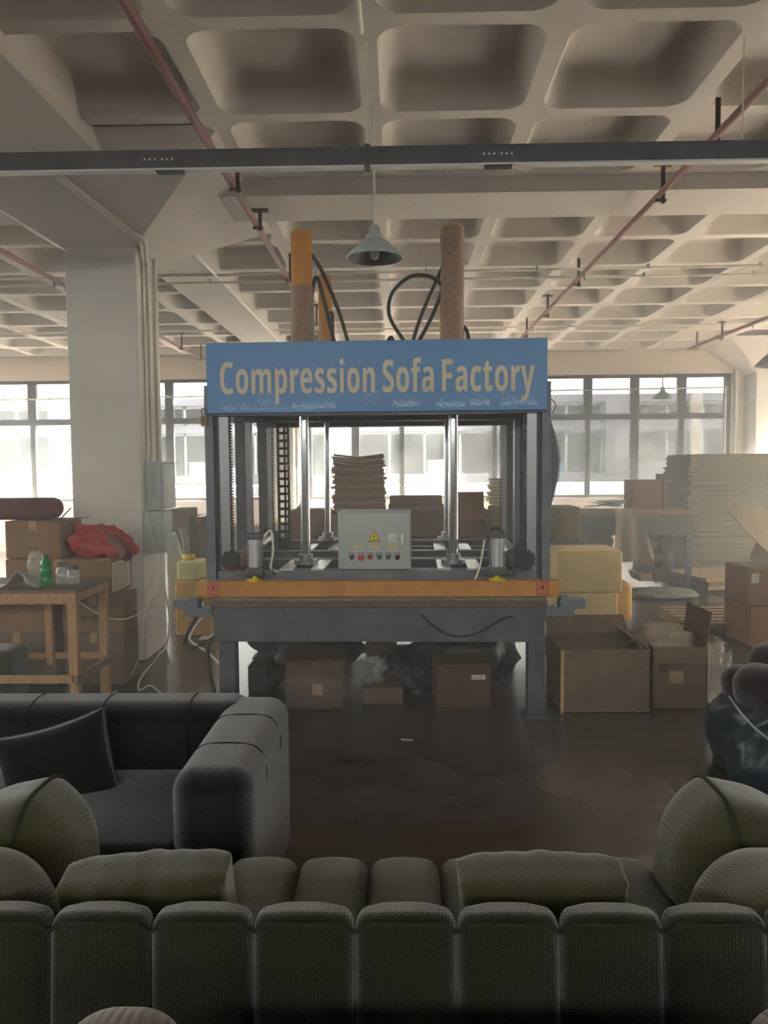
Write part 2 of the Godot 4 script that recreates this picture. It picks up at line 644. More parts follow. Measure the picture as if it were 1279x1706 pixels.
func window_band(called: String, xa: float, xb: float, first: float, dir: int, y0: float, y1: float) -> void:
	var w := Node3D.new()
	w.name = called
	w.set_meta("kind", "structure")
	add_child(w)
	var z := ZF - 0.08
	var pitch := 0.896
	var rail := 2.39        # between the sliding panes below and the hinged ones above
	var st := mb()
	bx2(st, Vector3(xa, y1 - 0.06, z - 0.05), Vector3(xb, y1, z + 0.05))
	bx2(st, Vector3(xa, y0, z - 0.05), Vector3(xb, y0 + 0.055, z + 0.05))
	bx2(st, Vector3(xa, rail - 0.055, z - 0.05), Vector3(xb, rail + 0.055, z + 0.05))
	part("frame", st, M.dark_frame, w)
	var x := first
	var n := 0
	while x > xa - 0.1:
		st = mb()
		var wide := 0.075 if n % 2 == 0 else 0.045
		bx2(st, Vector3(x - wide, y0, z - 0.04), Vector3(x + wide, rail, z + 0.045))
		bx2(st, Vector3(x - 0.08, rail, z - 0.04), Vector3(x + 0.08, y1, z + 0.045))
		part("mullion", st, M.dark_frame, w)
		if x - pitch > xa - 0.3:
			var l := maxf(x - pitch, xa)
			st = mb()
			bx2(st, Vector3(l, y0 + 0.05, z - 0.008), Vector3(x, rail, z - 0.002))
			part("pane", st, M.glass, w)
			st = mb()
			bx2(st, Vector3(l, rail, z - 0.008), Vector3(x, y1 - 0.05, z - 0.002))
			part("pane", st, M.glass, w)
		x -= pitch
		n += 1
	st = mb()
	bx2(st, Vector3(xa, y0 - 0.03, ZF - 0.03), Vector3(xb, y0, ZF + 0.03))
	part("sill", st, M.wall, w)

func outside() -> void:
	M.facade = mottled(Color(0.43, 0.43, 0.47), 0.04, 0.01, 0.1, 0.9, 21)
	M.roof_white = mottled(Color(0.30, 0.30, 0.295), 0.04, 0.01, 0.1, 0.9, 22)
	M.far_glass = mat(Color(0.11, 0.12, 0.14), 0.3)
	M.far_glass_green = mat(Color(0.15, 0.19, 0.19), 0.3)
	M.far_glass.metallic_specular = 0.3
	M.far_glass_green.metallic_specular = 0.3
	M.far_blind = mat(Color(0.42, 0.47, 0.49), 0.7)
	M.blue_sheet = mat(Color(0.20, 0.42, 0.60), 0.7)
	M.white_frame = mat(Color(0.50, 0.52, 0.53), 0.5)
	var zf := -31.0
	var b := thing("building", "pale office building across the yard seen through the far windows", "building", Vector3(0, -9, zf - 4))
	org = b.position
	var st := mb()
	bx2(st, Vector3(-45, -9, zf - 8), Vector3(45, 1.05, zf))
	bx2(st, Vector3(-45, 1.05, zf - 8), Vector3(45, 4.1, zf - 0.6))
	bx2(st, Vector3(-45, 2.85, zf - 0.7), Vector3(45, 3.15, zf))
	bx2(st, Vector3(-45, 3.95, zf - 0.7), Vector3(45, 4.25, zf))
	part("wall", st, M.facade, b)
	var pitch := 11.2
	for k in range(-3, 4):
		var x := pitch * k - 2.4
		st = mb()
		bx2(st, Vector3(x - 0.55, 1.05, zf - 0.7), Vector3(x + 0.55, 4.0, zf + 0.06))
		part("pier", st, M.facade, b)
		if absf(x) > 25:
			continue
		for row in [[1.05, 2.85], [3.15, 3.95]]:
			var x0 := x + 0.55
			var x1 := x + pitch - 0.55
			var n := 7
			st = mb()
			for q in n + 1:
				var xx := lerpf(x0 + 0.04, x1 - 0.04, q / float(n))
				bx2(st, Vector3(xx - 0.05, row[0], zf - 0.45), Vector3(xx + 0.05, row[1], zf - 0.36))
			bx2(st, Vector3(x0, row[0], zf - 0.45), Vector3(x1, row[0] + 0.08, zf - 0.36))
			bx2(st, Vector3(x0, row[1] - 0.10, zf - 0.45), Vector3(x1, row[1], zf - 0.36))
			var w := part("window", st, M.white_frame, b)
			for q in n:
				st = mb()
				var l := lerpf(x0, x1, q / float(n))
				var rr := lerpf(x0, x1, (q + 1) / float(n))
				bx2(st, Vector3(l, row[0], zf - 0.42), Vector3(rr, row[1], zf - 0.40))
				part("pane", st, M.far_glass if rng.randf() < 0.7 else M.far_glass_green, w)
				if row[0] < 2 and rng.randf() < 0.6:
					st = mb()
					bx2(st, Vector3(l + 0.12, row[0] + 0.1, zf - 0.397), Vector3(rr - 0.12, row[0] + rng.randf_range(0.4, 0.75), zf - 0.39))
					part("poster", st, M.blue_sheet if rng.randf() < 0.35 else M.far_blind, w)
	var r := thing("low_roof", "white flat roof lying in the sun just below the far windows", "roof", Vector3(4, -9, -23))
	org = r.position
	st = mb()
	bx2(st, Vector3(-30, -9, zf + 0.01), Vector3(40, 0.80, -16.2))
	part("deck", st, M.roof_white, r)
	st = mb()
	bx2(st, Vector3(-30, 0.80, -18.3), Vector3(0.6, 1.02, -18.0))  # added upstand, stands in for the shadowed stretch of roof
	part("shade_upstand", st, M.facade, r)
	org = Vector3.ZERO

# ---------------------------------------------------------------- shared materials
func make_materials() -> void:
	M.card = card(Color(0.56, 0.435, 0.325), 31)
	M.card_dark = card(Color(0.47, 0.395, 0.33), 32)
	M.card_shaded = card(Color(0.36, 0.275, 0.205), 36)  # carton card darkened, the shade under the press put into its colour
	M.card_pale = card(Color(0.68, 0.58, 0.46), 33)
	M.card_grey = card(Color(0.50, 0.47, 0.38), 34)
	M.card_bleached = card(Color(0.66, 0.60, 0.50), 37)
	M.card_cut = card(Color(0.78, 0.66, 0.50), 35)
	M.tape = mat(Color(0.70, 0.58, 0.40), 0.25)
	M.ink = mat(Color(0.13, 0.10, 0.09), 0.8)
	M.paper = mat(Color(0.86, 0.85, 0.82), 0.85)
	M.pine = mottled(Color(0.74, 0.57, 0.39), 0.18, 0.02, 2.0, 0.7, 41)
	M.pine.uv1_scale = Vector3(6, 0.8, 6)
	M.ply = mottled(Color(0.44, 0.36, 0.29), 0.15, 0.015, 1.5, 0.6, 42)
	M.old_wood = mottled(Color(0.55, 0.46, 0.34), 0.2, 0.02, 2.0, 0.85, 43)
	M.frame_grey = mottled(Color(0.40, 0.44, 0.47), 0.12, 0.01, 1.0, 0.5, 51)
	M.frame_dark = mottled(Color(0.29, 0.30, 0.32), 0.15, 0.01, 1.0, 0.5, 52)
	M.table_dark = mottled(Color(0.32, 0.33, 0.35), 0.15, 0.01, 0.8, 0.55, 53)
	M.black = mat(Color(0.06, 0.06, 0.065), 0.6)
	M.rubber = mat(Color(0.12, 0.11, 0.10), 0.5)
	M.chrome = mat(Color(0.80, 0.82, 0.84), 0.16, 1.0)
	M.alu = mat(Color(0.78, 0.79, 0.80), 0.35, 0.85)
	M.steel = mat(Color(0.55, 0.55, 0.56), 0.4, 0.8)
	M.yellow_paint = mottled(Color(0.76, 0.52, 0.19), 0.10, 0.012, 1.0, 0.45, 54)
	M.orange_paint = mottled(Color(0.78, 0.53, 0.22), 0.08, 0.01, 1.0, 0.45, 55)
	M.film = mottled(Color(0.58, 0.44, 0.34), 0.25, 0.03, 2.5, 0.35, 56, 6.0)
	M.box_grey = mat(Color(0.66, 0.69, 0.68), 0.5)
	M.cabinet = mat(Color(0.68, 0.71, 0.71), 0.45)
	M.cream = mat(Color(0.80, 0.76, 0.68), 0.7)
	M.red = mat(Color(0.72, 0.08, 0.10), 0.45)
	M.dark_red = mat(Color(0.40, 0.07, 0.08), 0.5)
	M.green = mat(Color(0.10, 0.38, 0.24), 0.45)
	M.sticker_yellow = mat(Color(0.90, 0.78, 0.18), 0.5)
	M.sticker_pink = mat(Color(0.80, 0.42, 0.35), 0.6)
	M.brown_board = mottled(Color(0.42, 0.31, 0.25), 0.15, 0.015, 1.0, 0.6, 57)
	M.green_film = mottled(Color(0.56, 0.55, 0.42), 0.25, 0.02, 3.0, 0.4, 58)
	M.foam = mottled(Color(0.93, 0.83, 0.60), 0.10, 0.008, 1.2, 0.95, 61)
	M.foam_old = mottled(Color(0.78, 0.62, 0.34), 0.12, 0.008, 1.2, 0.95, 62)
	M.foam_pale = mottled(Color(0.85, 0.82, 0.60), 0.06, 0.008, 1.2, 0.95, 63)
	M.grey_cloth = cloth(Color(0.105, 0.108, 0.112), 2, 9.0)
	M.grey_cushion = cloth(Color(0.10, 0.112, 0.115), 2, 9.0)
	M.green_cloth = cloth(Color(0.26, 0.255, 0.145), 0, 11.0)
	M.green_cloth_shaded = cloth(Color(0.145, 0.148, 0.085), 0, 11.0)  # same olive cloth darkened, the shade on the back put into its colour
	M.tan_cloth = cloth(Color(0.31, 0.23, 0.14), 1, 9.0)
	M.seam = mat(Color(0.10, 0.10, 0.09), 0.95)
	M.green_seam = mat(Color(0.13, 0.135, 0.09), 0.95)
	M.maroon = mottled(Color(0.40, 0.20, 0.20), 0.15, 0.01, 1.5, 0.9, 64)
	M.red_bag = mat(Color(0.66, 0.17, 0.15), 0.35)
	M.red_bag.backlight_enabled = true
	M.red_bag.backlight = Color(0.5, 0.08, 0.06)
	M.navy = mat(Color(0.10, 0.17, 0.20), 0.35)
	M.plum = cloth(Color(0.15, 0.10, 0.105), 2, 9.0)
	M.clear_film = mat(Color(0.88, 0.88, 0.85, 0.22), 0.3)
	M.clear_film.transparency = BaseMaterial3D.TRANSPARENCY_ALPHA
	M.clear_film.normal_enabled = true
	M.clear_film.normal_texture = noise_tex(71, 0.03, Color.BLACK, Color.WHITE, 256, 4, true, 10.0)
	tri_map(M.clear_film, 4.0)
	M.thin_film = mat(Color(0.9, 0.9, 0.87, 0.10), 0.3)
	M.thin_film.transparency = BaseMaterial3D.TRANSPARENCY_ALPHA
	M.thin_film.normal_enabled = true
	M.thin_film.normal_texture = M.clear_film.normal_texture
	tri_map(M.thin_film, 4.0)
	M.lip_grey = mat(Color(0.82, 0.82, 0.80), 0.5)
	M.bottle = mat(Color(0.05, 0.62, 0.30, 0.35), 0.1)
	M.bottle.transparency = BaseMaterial3D.TRANSPARENCY_ALPHA
	M.bottle_solid = mat(Color(0.06, 0.50, 0.24), 0.2)
	M.jar = mat(Color(0.80, 0.85, 0.85, 0.25), 0.06)
	M.jar.transparency = BaseMaterial3D.TRANSPARENCY_ALPHA
	M.pipe_red = mottled(Color(0.50, 0.29, 0.27), 0.2, 0.03, 3.0, 0.6, 72)
	M.pipe_pale = mottled(Color(0.60, 0.42, 0.38), 0.15, 0.03, 3.0, 0.7, 73)
	M.conduit = mat(Color(0.88, 0.86, 0.80), 0.5)
	M.hanger = mat(Color(0.25, 0.17, 0.15), 0.7)
	M.galv = mat(Color(0.62, 0.63, 0.63), 0.45, 0.6)
	M.lamp_grey = mat(Color(0.66, 0.70, 0.70), 0.45)
	M.lamp_inner_dim = mat(Color(0.22, 0.25, 0.27), 0.4)  # lamp grey darkened, the shade inside the cone put into its colour
	M.rag = mottled(Color(0.10, 0.09, 0.08), 0.2, 0.03, 4.0, 0.95, 74)
	M.drape = mottled(Color(0.66, 0.60, 0.52), 0.08, 0.01, 2.0, 0.95, 75)
	M.bench_green = mottled(Color(0.40, 0.44, 0.38), 0.10, 0.01, 1.0, 0.7, 76)

func px_x(px: float, d: float) -> float:
	return at(px, 775.0, d).x

# ---------------------------------------------------------------- the packing press
func press() -> void:
	var p := thing("packing_press", "large dark grey steel packing press with blue lettered header board and yellow clamp bar", "press", Vector3(-0.134, 0, -4.5), deg_to_rad(-1.3))
	var st := mb()
	# bed
	rbox(st, Vector3(0, 0.552, -0.78), Vector3(1.975, 0.208, 1.52), 0.006, 1, Basis(), 0, 1, FLAT)
	var bed := part("bed", st, M.table_dark, p)
	st = mb()
	tube(st, [Vector3(0.26, 0.62, 0.006), Vector3(0.33, 0.55, 0.008), Vector3(0.45, 0.49, 0.008), Vector3(0.58, 0.505, 0.008), Vector3(0.68, 0.56, 0.008), Vector3(0.75, 0.60, 0.006), Vector3(0.80, 0.605, 0.005)], 0.006, 6)
	part("cable", st, M.rubber, bed)
	st = mb()
	rbox(st, Vector3(0, 0.677, -0.76), Vector3(2.0, 0.04, 1.5), 0.004, 1, Basis(), 0, 1, FLAT)
	part("bed_board", st, M.brown_board, p)
	st = mb()
	rbox(st, Vector3(0.02, 0.713, -0.69), Vector3(1.95, 0.034, 1.38), 0.008, 2)
	part("cover_sheet", st, M.green_film, p)
	st = mb()
	tube(st, [Vector3(-0.97, 0.732, 0.008), Vector3(-0.4, 0.733, 0.01), Vector3(0.1, 0.727, 0.01), Vector3(0.5, 0.731, 0.01), Vector3(1.0, 0.732, 0.008)], 0.005, 6)
	part("cover_hem", st, M.cream, p)
	# side rail with stepped ends
	for s in [-1.0, 1.0]:
		st = mb()
		rbox(st, Vector3(s * 1.075, 0.628, -0.06), Vector3(0.17, 0.056, 0.09), 0.004, 1, Basis(), 0, 1, FLAT)
		rbox(st, Vector3(s * 1.15, 0.675, -0.06), Vector3(0.15, 0.055, 0.09), 0.004, 1, Basis(), 0, 1, FLAT)
		rbox(st, Vector3(s * 1.105, 0.687, -0.06), Vector3(0.05, 0.062, 0.1), 0.004, 1, Basis(), 0, 1, FLAT)
		var r := part("rail_end", st, M.frame_grey, p)
		st = mb()
		cyl(st, Vector3(s * 1.05, 0.66, -0.03), Vector3(s * 1.05, 0.69, -0.03), 0.012, 0.008, 8)
		part("bolt", st, M.steel, r)
	# legs
	for l in [[-0.905, -0.05], [0.935, -0.05], [-0.905, -1.46], [0.935, -1.46]]:
		st = mb()
		rbox(st, Vector3(l[0], 0.224, l[1]), Vector3(0.1, 0.448, 0.1), 0.004, 1, Basis(), 0, 1, FLAT)
		bx(st, Vector3(l[0], 0.008, l[1]), Vector3(0.15, 0.016, 0.15))
		part("leg", st, M.frame_dark, p)
	st = mb()
	bx(st, Vector3(0.015, 0.06, -1.46), Vector3(1.75, 0.06, 0.06))
	part("leg_brace", st, M.frame_dark, p)
	# yellow clamp bar with its warning labels
	st = mb()
	rbox(st, Vector3(0, 0.783, 0.045), Vector3(2.105, 0.094, 0.075), 0.005, 1, Basis(), 0, 1, FLAT)
	var cb := part("clamp_bar", st, M.yellow_paint, p)
	for s in [-1.0, 1.0]:
		st = mb()
		var cx: float = s * 0.955
		uvquad(st, [Vector3(cx - 0.034, 0.828, 0.0835), Vector3(cx + 0.034, 0.828, 0.0835), Vector3(cx + 0.034, 0.739, 0.0835), Vector3(cx - 0.034, 0.739, 0.0835)])
		part("warning_label", st, M.hand_label, cb)
	for s in [-0.715, 0.70]:
		st = mb()
		lathe(st, Vector3(s, 0.829, 0.03), [Vector2(0, 0), Vector2(0.055, 0.0), Vector2(0.05, 0.006), Vector2(0.016, 0.01), Vector2(0.016, 0.022), Vector2(0.008, 0.026), Vector2(0, 0.026)], 16)
		part("clamp_nut", st, M.sticker_yellow, cb)
	# uprights: front, middle and rear pairs
	for q in [[-0.10, 0.12], [-0.75, 0.10], [-1.5, 0.10]]:
		for s in [-1.0, 1.0]:
			st = mb()
			var wd: float = q[1]
			if q[0] > -0.2:
				bx2(st, Vector3(s * 1.022, 0.80, q[0] - 0.05), Vector3(s * 0.972, 1.98, q[0] + 0.05))
				bx2(st, Vector3(s * 0.972, 0.80, q[0] - 0.06), Vector3(s * 0.944, 1.98, q[0] - 0.02))
			else:
				bx2(st, Vector3(s * 0.995, 0.80, q[0] - 0.05), Vector3(s * 0.93, 1.98, q[0] + 0.05))
			var po := part("upright", st, M.frame_grey if q[0] > -0.2 else M.frame_dark, p)
			st = mb()
			if q[0] > -0.2:
				bx2(st, Vector3(s * 0.944, 0.80, q[0] - 0.05), Vector3(s * 0.888, 1.98, q[0] + 0.02))
			else:
				bx2(st, Vector3(s * 0.93, 0.80, q[0] - 0.04), Vector3(s * 0.895, 1.98, q[0] + 0.04))
			part("guide_rail", st, M.steel, po)
			if q[0] < -0.2 and q[0] > -1.0:
				continue
			st = mb()
			var xr: float = s * (0.886 if q[0] > -0.2 else 0.893)
			bx2(st, Vector3(xr + s * 0.006, 0.85, q[0] - 0.03), Vector3(xr, 1.95, q[0] + 0.0))
			var y := 0.86
			while y < 1.94:
				bx2(st, Vector3(xr, y, q[0] - 0.03), Vector3(xr - s * 0.012, y + 0.009, q[0]))
				y += 0.018
			part("tooth_rack", st, M.rubber, po)
	# top frame
	for z in [-0.1, -0.75, -1.5]:
		st = mb()
		bx2(st, Vector3(-1.0, 1.80, z - 0.06), Vector3(1.0, 2.0, z + 0.06))
		part("top_crossbeam", st, M.frame_dark, p)
	for x in [-0.93, 0.93, -0.46, 0.46]:
		st = mb()
		bx2(st, Vector3(x - 0.07, 1.84, -1.56), Vector3(x + 0.07, 2.01, -0.1))
		part("top_sidebeam", st, M.frame_dark, p)
	# header board with lettering
	st = mb()
	rbox(st, Vector3(0.0, 2.018, -0.045), Vector3(1.992, 0.414, 0.05), 0.004, 1, Basis(), 0, 1, FLAT)
	var hb := part("header_board", st, M.header_edge, p)
	st = mb()
	uvquad(st, [Vector3(-0.992, 2.221, -0.0185), Vector3(0.992, 2.221, -0.0185), Vector3(0.992, 1.815, -0.0185), Vector3(-0.992, 1.815, -0.0185)])
	part("blue_film", st, M.header, hb)
	for w in [["Compression", -0.914, -0.003], ["Sofa", 0.042, 0.340], ["Factory", 0.388, 0.923]]:
		var o := text(w[0], w[1], w[2], 1.925, 0.186, M.cream)
		o.position.z = -0.017
		o.name = "lettering_" + String(w[0]).to_lower()
		hb.add_child(o)
	# lower grid (platen) that the rods press on
	st = mb()
	bx2(st, Vector3(-0.96, 0.805, -0.15), Vector3(0.94, 0.874, -0.05))
	part("front_beam", st, M.frame_grey, p)
	for q in [[0.80, -0.62, 0.885, -0.5], [0.80, -0.95, 0.90, -0.85], [0.82, -1.2, 0.90, -1.14], [0.82, -1.48, 0.92, -1.4], [0.80, -0.36, 0.85, -0.3]]:
		st = mb()
		bx2(st, Vector3(-0.93, q[0], q[1]), Vector3(0.93, q[2], q[3]))
		part("platen_beam", st, M.frame_dark, p)
	for x in [-0.55, -0.36, 0.40, 0.58]:
		st = mb()
		bx2(st, Vector3(x - 0.04, 0.874, -0.50), Vector3(x + 0.04, 0.884, -0.06))
		part("platen_strip", st, M.alu, p)
		st = mb()
		bx2(st, Vector3(x - 0.04, 0.89, -1.42), Vector3(x + 0.04, 0.903, -0.92))
		part("platen_strip", st, M.alu, p)
	# hydraulic cylinders, rods and hoses
	for c in [[-0.463, -0.3, 2.94, 0.066], [0.463, -0.3, 2.955, 0.066], [-0.455, -1.45, 2.95, 0.052], [0.47, -1.45, 2.95, 0.052]]:
		st = mb()
		lathe(st, Vector3(c[0], 2.0, c[1]), [Vector2(0, 0), Vector2(c[3], 0), Vector2(c[3], c[2] - 2.012), Vector2(c[3] - 0.01, c[2] - 2.0), Vector2(0, c[2] - 2.0)], 20)
		var cy := part("hydraulic_cylinder", st, M.orange_paint, p)
		var wrap: float = 2.94 if c[0] > 0 and c[1] > -1 else (2.60 if c[1] > -1 else 2.45)
		st = mb()
		var no := FastNoiseLite.new()
		no.seed = int(c[0] * 100) + 9
		no.frequency = 4.0
		var rings := []
		for i in 15:
			var ring: Array[Vector3] = []
			for k in 20:
				var a := TAU * k / 20
				var yy: float = lerpf(2.01, wrap, i / 14.0) + (0.02 * no.get_noise_2d(a * 3.0, 7.0) if i == 14 else 0.0)
				var rr: float = c[3] + 0.006 + 0.006 * no.get_noise_3d(cos(a), yy * 3.0, sin(a))
				ring.append(Vector3(c[0] + rr * cos(a), yy, c[1] + rr * sin(a)))
			rings.append(ring)
		st.set_smooth_group(1)
		for i in 14:
			for k in 20:
				quad(st, rings[i][k], rings[i + 1][k], rings[i + 1][(k + 1) % 20], rings[i][(k + 1) % 20])
		part("wrapping", st, M.film, cy)
		st = mb()
		var low := 0.885 if c[1] > -1 else 0.92
		cyl(st, Vector3(c[0], low, c[1]), Vector3(c[0], 2.0, c[1]), c[3] * 0.47, -1, 20)
		part("piston_rod", st, M.chrome, p)
		st = mb()
		cyl(st, Vector3(c[0], low, c[1]), Vector3(c[0], low + 0.025, c[1]), 0.075, -1, 20)
		cyl(st, Vector3(c[0], low + 0.025, c[1]), Vector3(c[0], low + 0.06, c[1]), 0.045, -1, 20)
		part("rod_flange", st, M.steel, p)
	var hoses := [
		[Vector3(-0.40, 2.80, -0.3), Vector3(-0.33, 2.68, -0.33), Vector3(-0.24, 2.45, -0.4), Vector3(-0.19, 2.25, -0.45), Vector3(-0.17, 2.02, -0.5)],
		[Vector3(-0.40, 2.2, -0.3), Vector3(-0.41, 2.48, -0.3), Vector3(-0.375, 2.66, -0.3), Vector3(-0.33, 2.52, -0.33), Vector3(-0.28, 2.3, -0.36), Vector3(-0.2, 2.02, -0.4)],
		[Vector3(-0.43, 2.6, -1.45), Vector3(-0.40, 2.66, -1.4), Vector3(-0.37, 2.45, -1.2), Vector3(-0.33, 2.2, -0.9), Vector3(-0.28, 2.02, -0.7)],
		[Vector3(0.40, 2.60, -0.3), Vector3(0.32, 2.66, -0.33), Vector3(0.2, 2.67, -0.38), Vector3(0.09, 2.58, -0.42), Vector3(0.07, 2.45, -0.45), Vector3(0.15, 2.31, -0.48), Vector3(0.23, 2.20, -0.5), Vector3(0.24, 2.02, -0.5)],
		[Vector3(0.40, 2.70, -0.3), Vector3(0.36, 2.62, -0.34), Vector3(0.28, 2.45, -0.4), Vector3(0.22, 2.28, -0.45), Vector3(0.19, 2.02, -0.5)],
		[Vector3(0.40, 2.56, -0.3), Vector3(0.34, 2.42, -0.33), Vector3(0.27, 2.30, -0.4), Vector3(0.2, 2.2, -0.45), Vector3(0.17, 2.02, -0.5)],
		[Vector3(-0.13, 2.02, -0.5), Vector3(-0.06, 2.26, -0.48), Vector3(0.02, 2.25, -0.5), Vector3(0.08, 2.32, -0.5), Vector3(0.10, 2.22, -0.5)],
		[Vector3(0.53, 2.35, -0.3), Vector3(0.56, 2.28, -0.3), Vector3(0.58, 2.02, -0.3)]]
	for h in hoses:
		st = mb()
		tube(st, h, 0.0125, 8)
		part("hydraulic_hose", st, M.rubber, p)
	st = mb()
	rbox(st, Vector3(0.19, 2.205, -0.5), Vector3(0.2, 0.06, 0.1), 0.01, 1)
	cyl(st, Vector3(0.19, 2.02, -0.5), Vector3(0.19, 2.19, -0.5), 0.03, -1, 10)
	part("valve_block", st, M.rubber, p)
	# control box
	var cbx := Node3D.new()
	cbx.name = "control_box"
	p.add_child(cbx)
	cbx.position = Vector3(-0.018, 0.874, -0.16)
	st = mb()
	rbox(st, Vector3(0, 0.177, 0), Vector3(0.436, 0.354, 0.17), 0.008, 2)
	part("enclosure", st, M.box_grey, cbx)
	st = mb()
	rbox(st, Vector3(0, 0.175, 0.088), Vector3(0.424, 0.34, 0.014), 0.005, 2)
	part("door", st, M.box_grey, cbx)
	st = mb()
	prism(st, PackedVector2Array([Vector2(-0.037, 0.168), Vector2(0.037, 0.168), Vector2(0, 0.242)]), 0.0945, 0.0965)
	part("warning_triangle", st, M.ink, cbx)
	st = mb()
	prism(st, PackedVector2Array([Vector2(-0.032, 0.171), Vector2(0.032, 0.171), Vector2(0, 0.235)]), 0.096, 0.0972)
	part("triangle_face", st, M.sticker_yellow, cbx)
	st = mb()
	prism(st, PackedVector2Array([Vector2(0.003, 0.216), Vector2(-0.008, 0.200), Vector2(-0.001, 0.200), Vector2(-0.004, 0.190), Vector2(0.008, 0.204), Vector2(0.001, 0.204)]), 0.097, 0.0978)
	for k in 4:
		bx(st, Vector3(-0.0165 + k * 0.011, 0.180, 0.0975), Vector3(0.007, 0.008, 0.0006))
	part("bolt_symbol", st, M.ink, cbx)
	st = mb()
	rbox(st, Vector3(0.108, 0.194, 0.096), Vector3(0.048, 0.05, 0.006), 0.002, 1)
	part("meter", st, M.paper, cbx)
	st = mb()
	for q in [[0.108, 0.194, 0.016, 0.002], [0.108, 0.180, 0.016, 0.002], [0.100, 0.187, 0.002, 0.014], [0.116, 0.187, 0.002, 0.014]]:
		bx(st, Vector3(q[0], q[1], 0.0995), Vector3(q[2], q[3], 0.001))
	part("meter_mark", st, M.ink, cbx)
	st = mb()
	rbox(st, Vector3(0.168, 0.183, 0.099), Vector3(0.022, 0.07, 0.012), 0.009, 3)
	part("latch_handle", st, M.alu, cbx)
	for k in 3:
		st = mb()
		bx(st, Vector3([-0.095, 0.004, 0.11][k], 0.142, 0.0958), Vector3(0.058, 0.008, 0.001))
		part("yellow_label", st, M.sticker_yellow, cbx)
		st = mb()
		bx(st, Vector3([-0.095, 0.004, 0.11][k], 0.122, 0.0958), Vector3(0.05, 0.018, 0.001))
		var pl := part("name_label", st, M.paper, cbx)
		st = mb()
		for j in 4:
			bx(st, Vector3([-0.095, 0.004, 0.11][k] - 0.015 + j * 0.010, 0.122, 0.0966), Vector3(0.006, 0.008, 0.0006))
		part("print", st, M.ink, pl)
	for k in 6:
		var x := -0.135 + k * 0.0545
		st = mb()
		rbox(st, Vector3(x, 0.092, 0.096), Vector3(0.028, 0.022, 0.004), 0.001, 1)
		var sw := part("switch_plate", st, M.ink, cbx)
		st = mb()
		bx(st, Vector3(x, 0.095, 0.0985), Vector3(0.02, 0.008, 0.001))
		part("plate_label", st, M.paper, sw)
		st = mb()
		var rr := 0.017 if k == 1 else 0.0115
		cyl(st, Vector3(x, 0.074, 0.094), Vector3(x, 0.074, 0.108), rr + 0.002, rr, 16)
		part("push_button", st, [M.dark_red, M.red, M.red, M.green, M.green, M.ink][k], cbx)
	# clamp cylinders with hoses
	for s in [-0.715, 0.70]:
		var pc := Node3D.new()
		pc.name = "clamp_cylinder" if s < 0 else "clamp_cylinder_001"
		p.add_child(pc)
		st = mb()
		cyl(st, Vector3(s, 0.905, 0.03), Vector3(s, 1.075, 0.03), 0.036, -1, 20)
		part("barrel", st, M.alu, pc)
		st = mb()
		for k in 4:
			var ox := 0.036 * (1.0 if k & 1 else -1.0)
			var oz := 0.03 * (1.0 if k & 2 else -1.0)
			cyl(st, Vector3(s + ox, 0.9, 0.03 + oz), Vector3(s + ox, 1.08, 0.03 + oz), 0.005, -1, 8)
		part("tie_rod", st, M.chrome, pc)
		st = mb()
		rbox(st, Vector3(s, 1.09, 0.03), Vector3(0.09, 0.034, 0.09), 0.004, 1)
		rbox(st, Vector3(s, 0.885, 0.03), Vector3(0.10, 0.045, 0.10), 0.004, 1)
		rbox(st, Vector3(s, 0.868, -0.03), Vector3(0.2, 0.04, 0.10), 0.004, 1)
		part("end_cap", st, M.frame_dark, pc)
		st = mb()
		cyl(st, Vector3(s, 0.83, 0.03), Vector3(s, 0.87, 0.03), 0.009, -1, 10)
		part("plunger", st, M.chrome, pc)
		st = mb()
		if s < 0:
			tube(st, [Vector3(s + 0.05, 1.08, 0.02), Vector3(s + 0.09, 1.12, 0.0), Vector3(s + 0.1, 1.0, 0.0), Vector3(s + 0.085, 0.9, 0.0), Vector3(s + 0.12, 0.87, -0.05)], 0.007, 8)
		else:
			tube(st, [Vector3(s - 0.07, 1.06, 0.02), Vector3(s - 0.085, 0.98, 0.03), Vector3(s - 0.10, 0.9, 0.035), Vector3(s - 0.13, 0.83, 0.04)], 0.006, 8)
		part("air_hose", st, M.conduit, pc)
	# drive motors and shafts at the foot of the uprights
	for s in [-1.0, 1.0]:
		var dm := Node3D.new()
		dm.name = "drive_motor" if s < 0 else "drive_motor_001"
		p.add_child(dm)
		st = mb()
		lathe(st, Vector3(s * 0.83, 0.94, -0.16), [Vector2(0, -0.14), Vector2(0.05, -0.14), Vector2(0.054, -0.12), Vector2(0.054, 0.12), Vector2(0.046, 0.14), Vector2(0, 0.14)], 20, Basis(Vector3.RIGHT, PI / 2) if s < 0 else Basis(Vector3.UP, -0.35) * Basis(Vector3.RIGHT, PI / 2))
		part("motor_housing", st, M.film if s < 0 else M.frame_dark, dm)
		st = mb()
		cyl(st, Vector3(s * 0.83, 0.945, -0.2), Vector3(s * 0.77, 1.02, -0.7), 0.036, -1, 16)
		part("drive_shaft", st, M.alu, dm)
		for k in 2:
			st = mb()
			var gc := Vector3(s * 0.87, 0.94, -0.02) if k == 0 else Vector3(s * 0.768, 1.02, -0.72)
			var gp := PackedVector2Array()
			for i in 48:
				var a := TAU * i / 48
				var r: float = 0.062 if i % 4 < 2 else 0.053
				gp.append(Vector2(r * cos(a), r * sin(a)))
			prism(st, gp, 0, 0.02, Transform3D(Basis(), gc))
			part("gear", st, M.rubber, dm)
		st = mb()
		rbox(st, Vector3(s * 0.84, 0.875, -0.15), Vector3(0.15, 0.03, 0.2), 0.004, 1)
		part("motor_mount", st, M.film if s < 0 else M.frame_dark, dm)
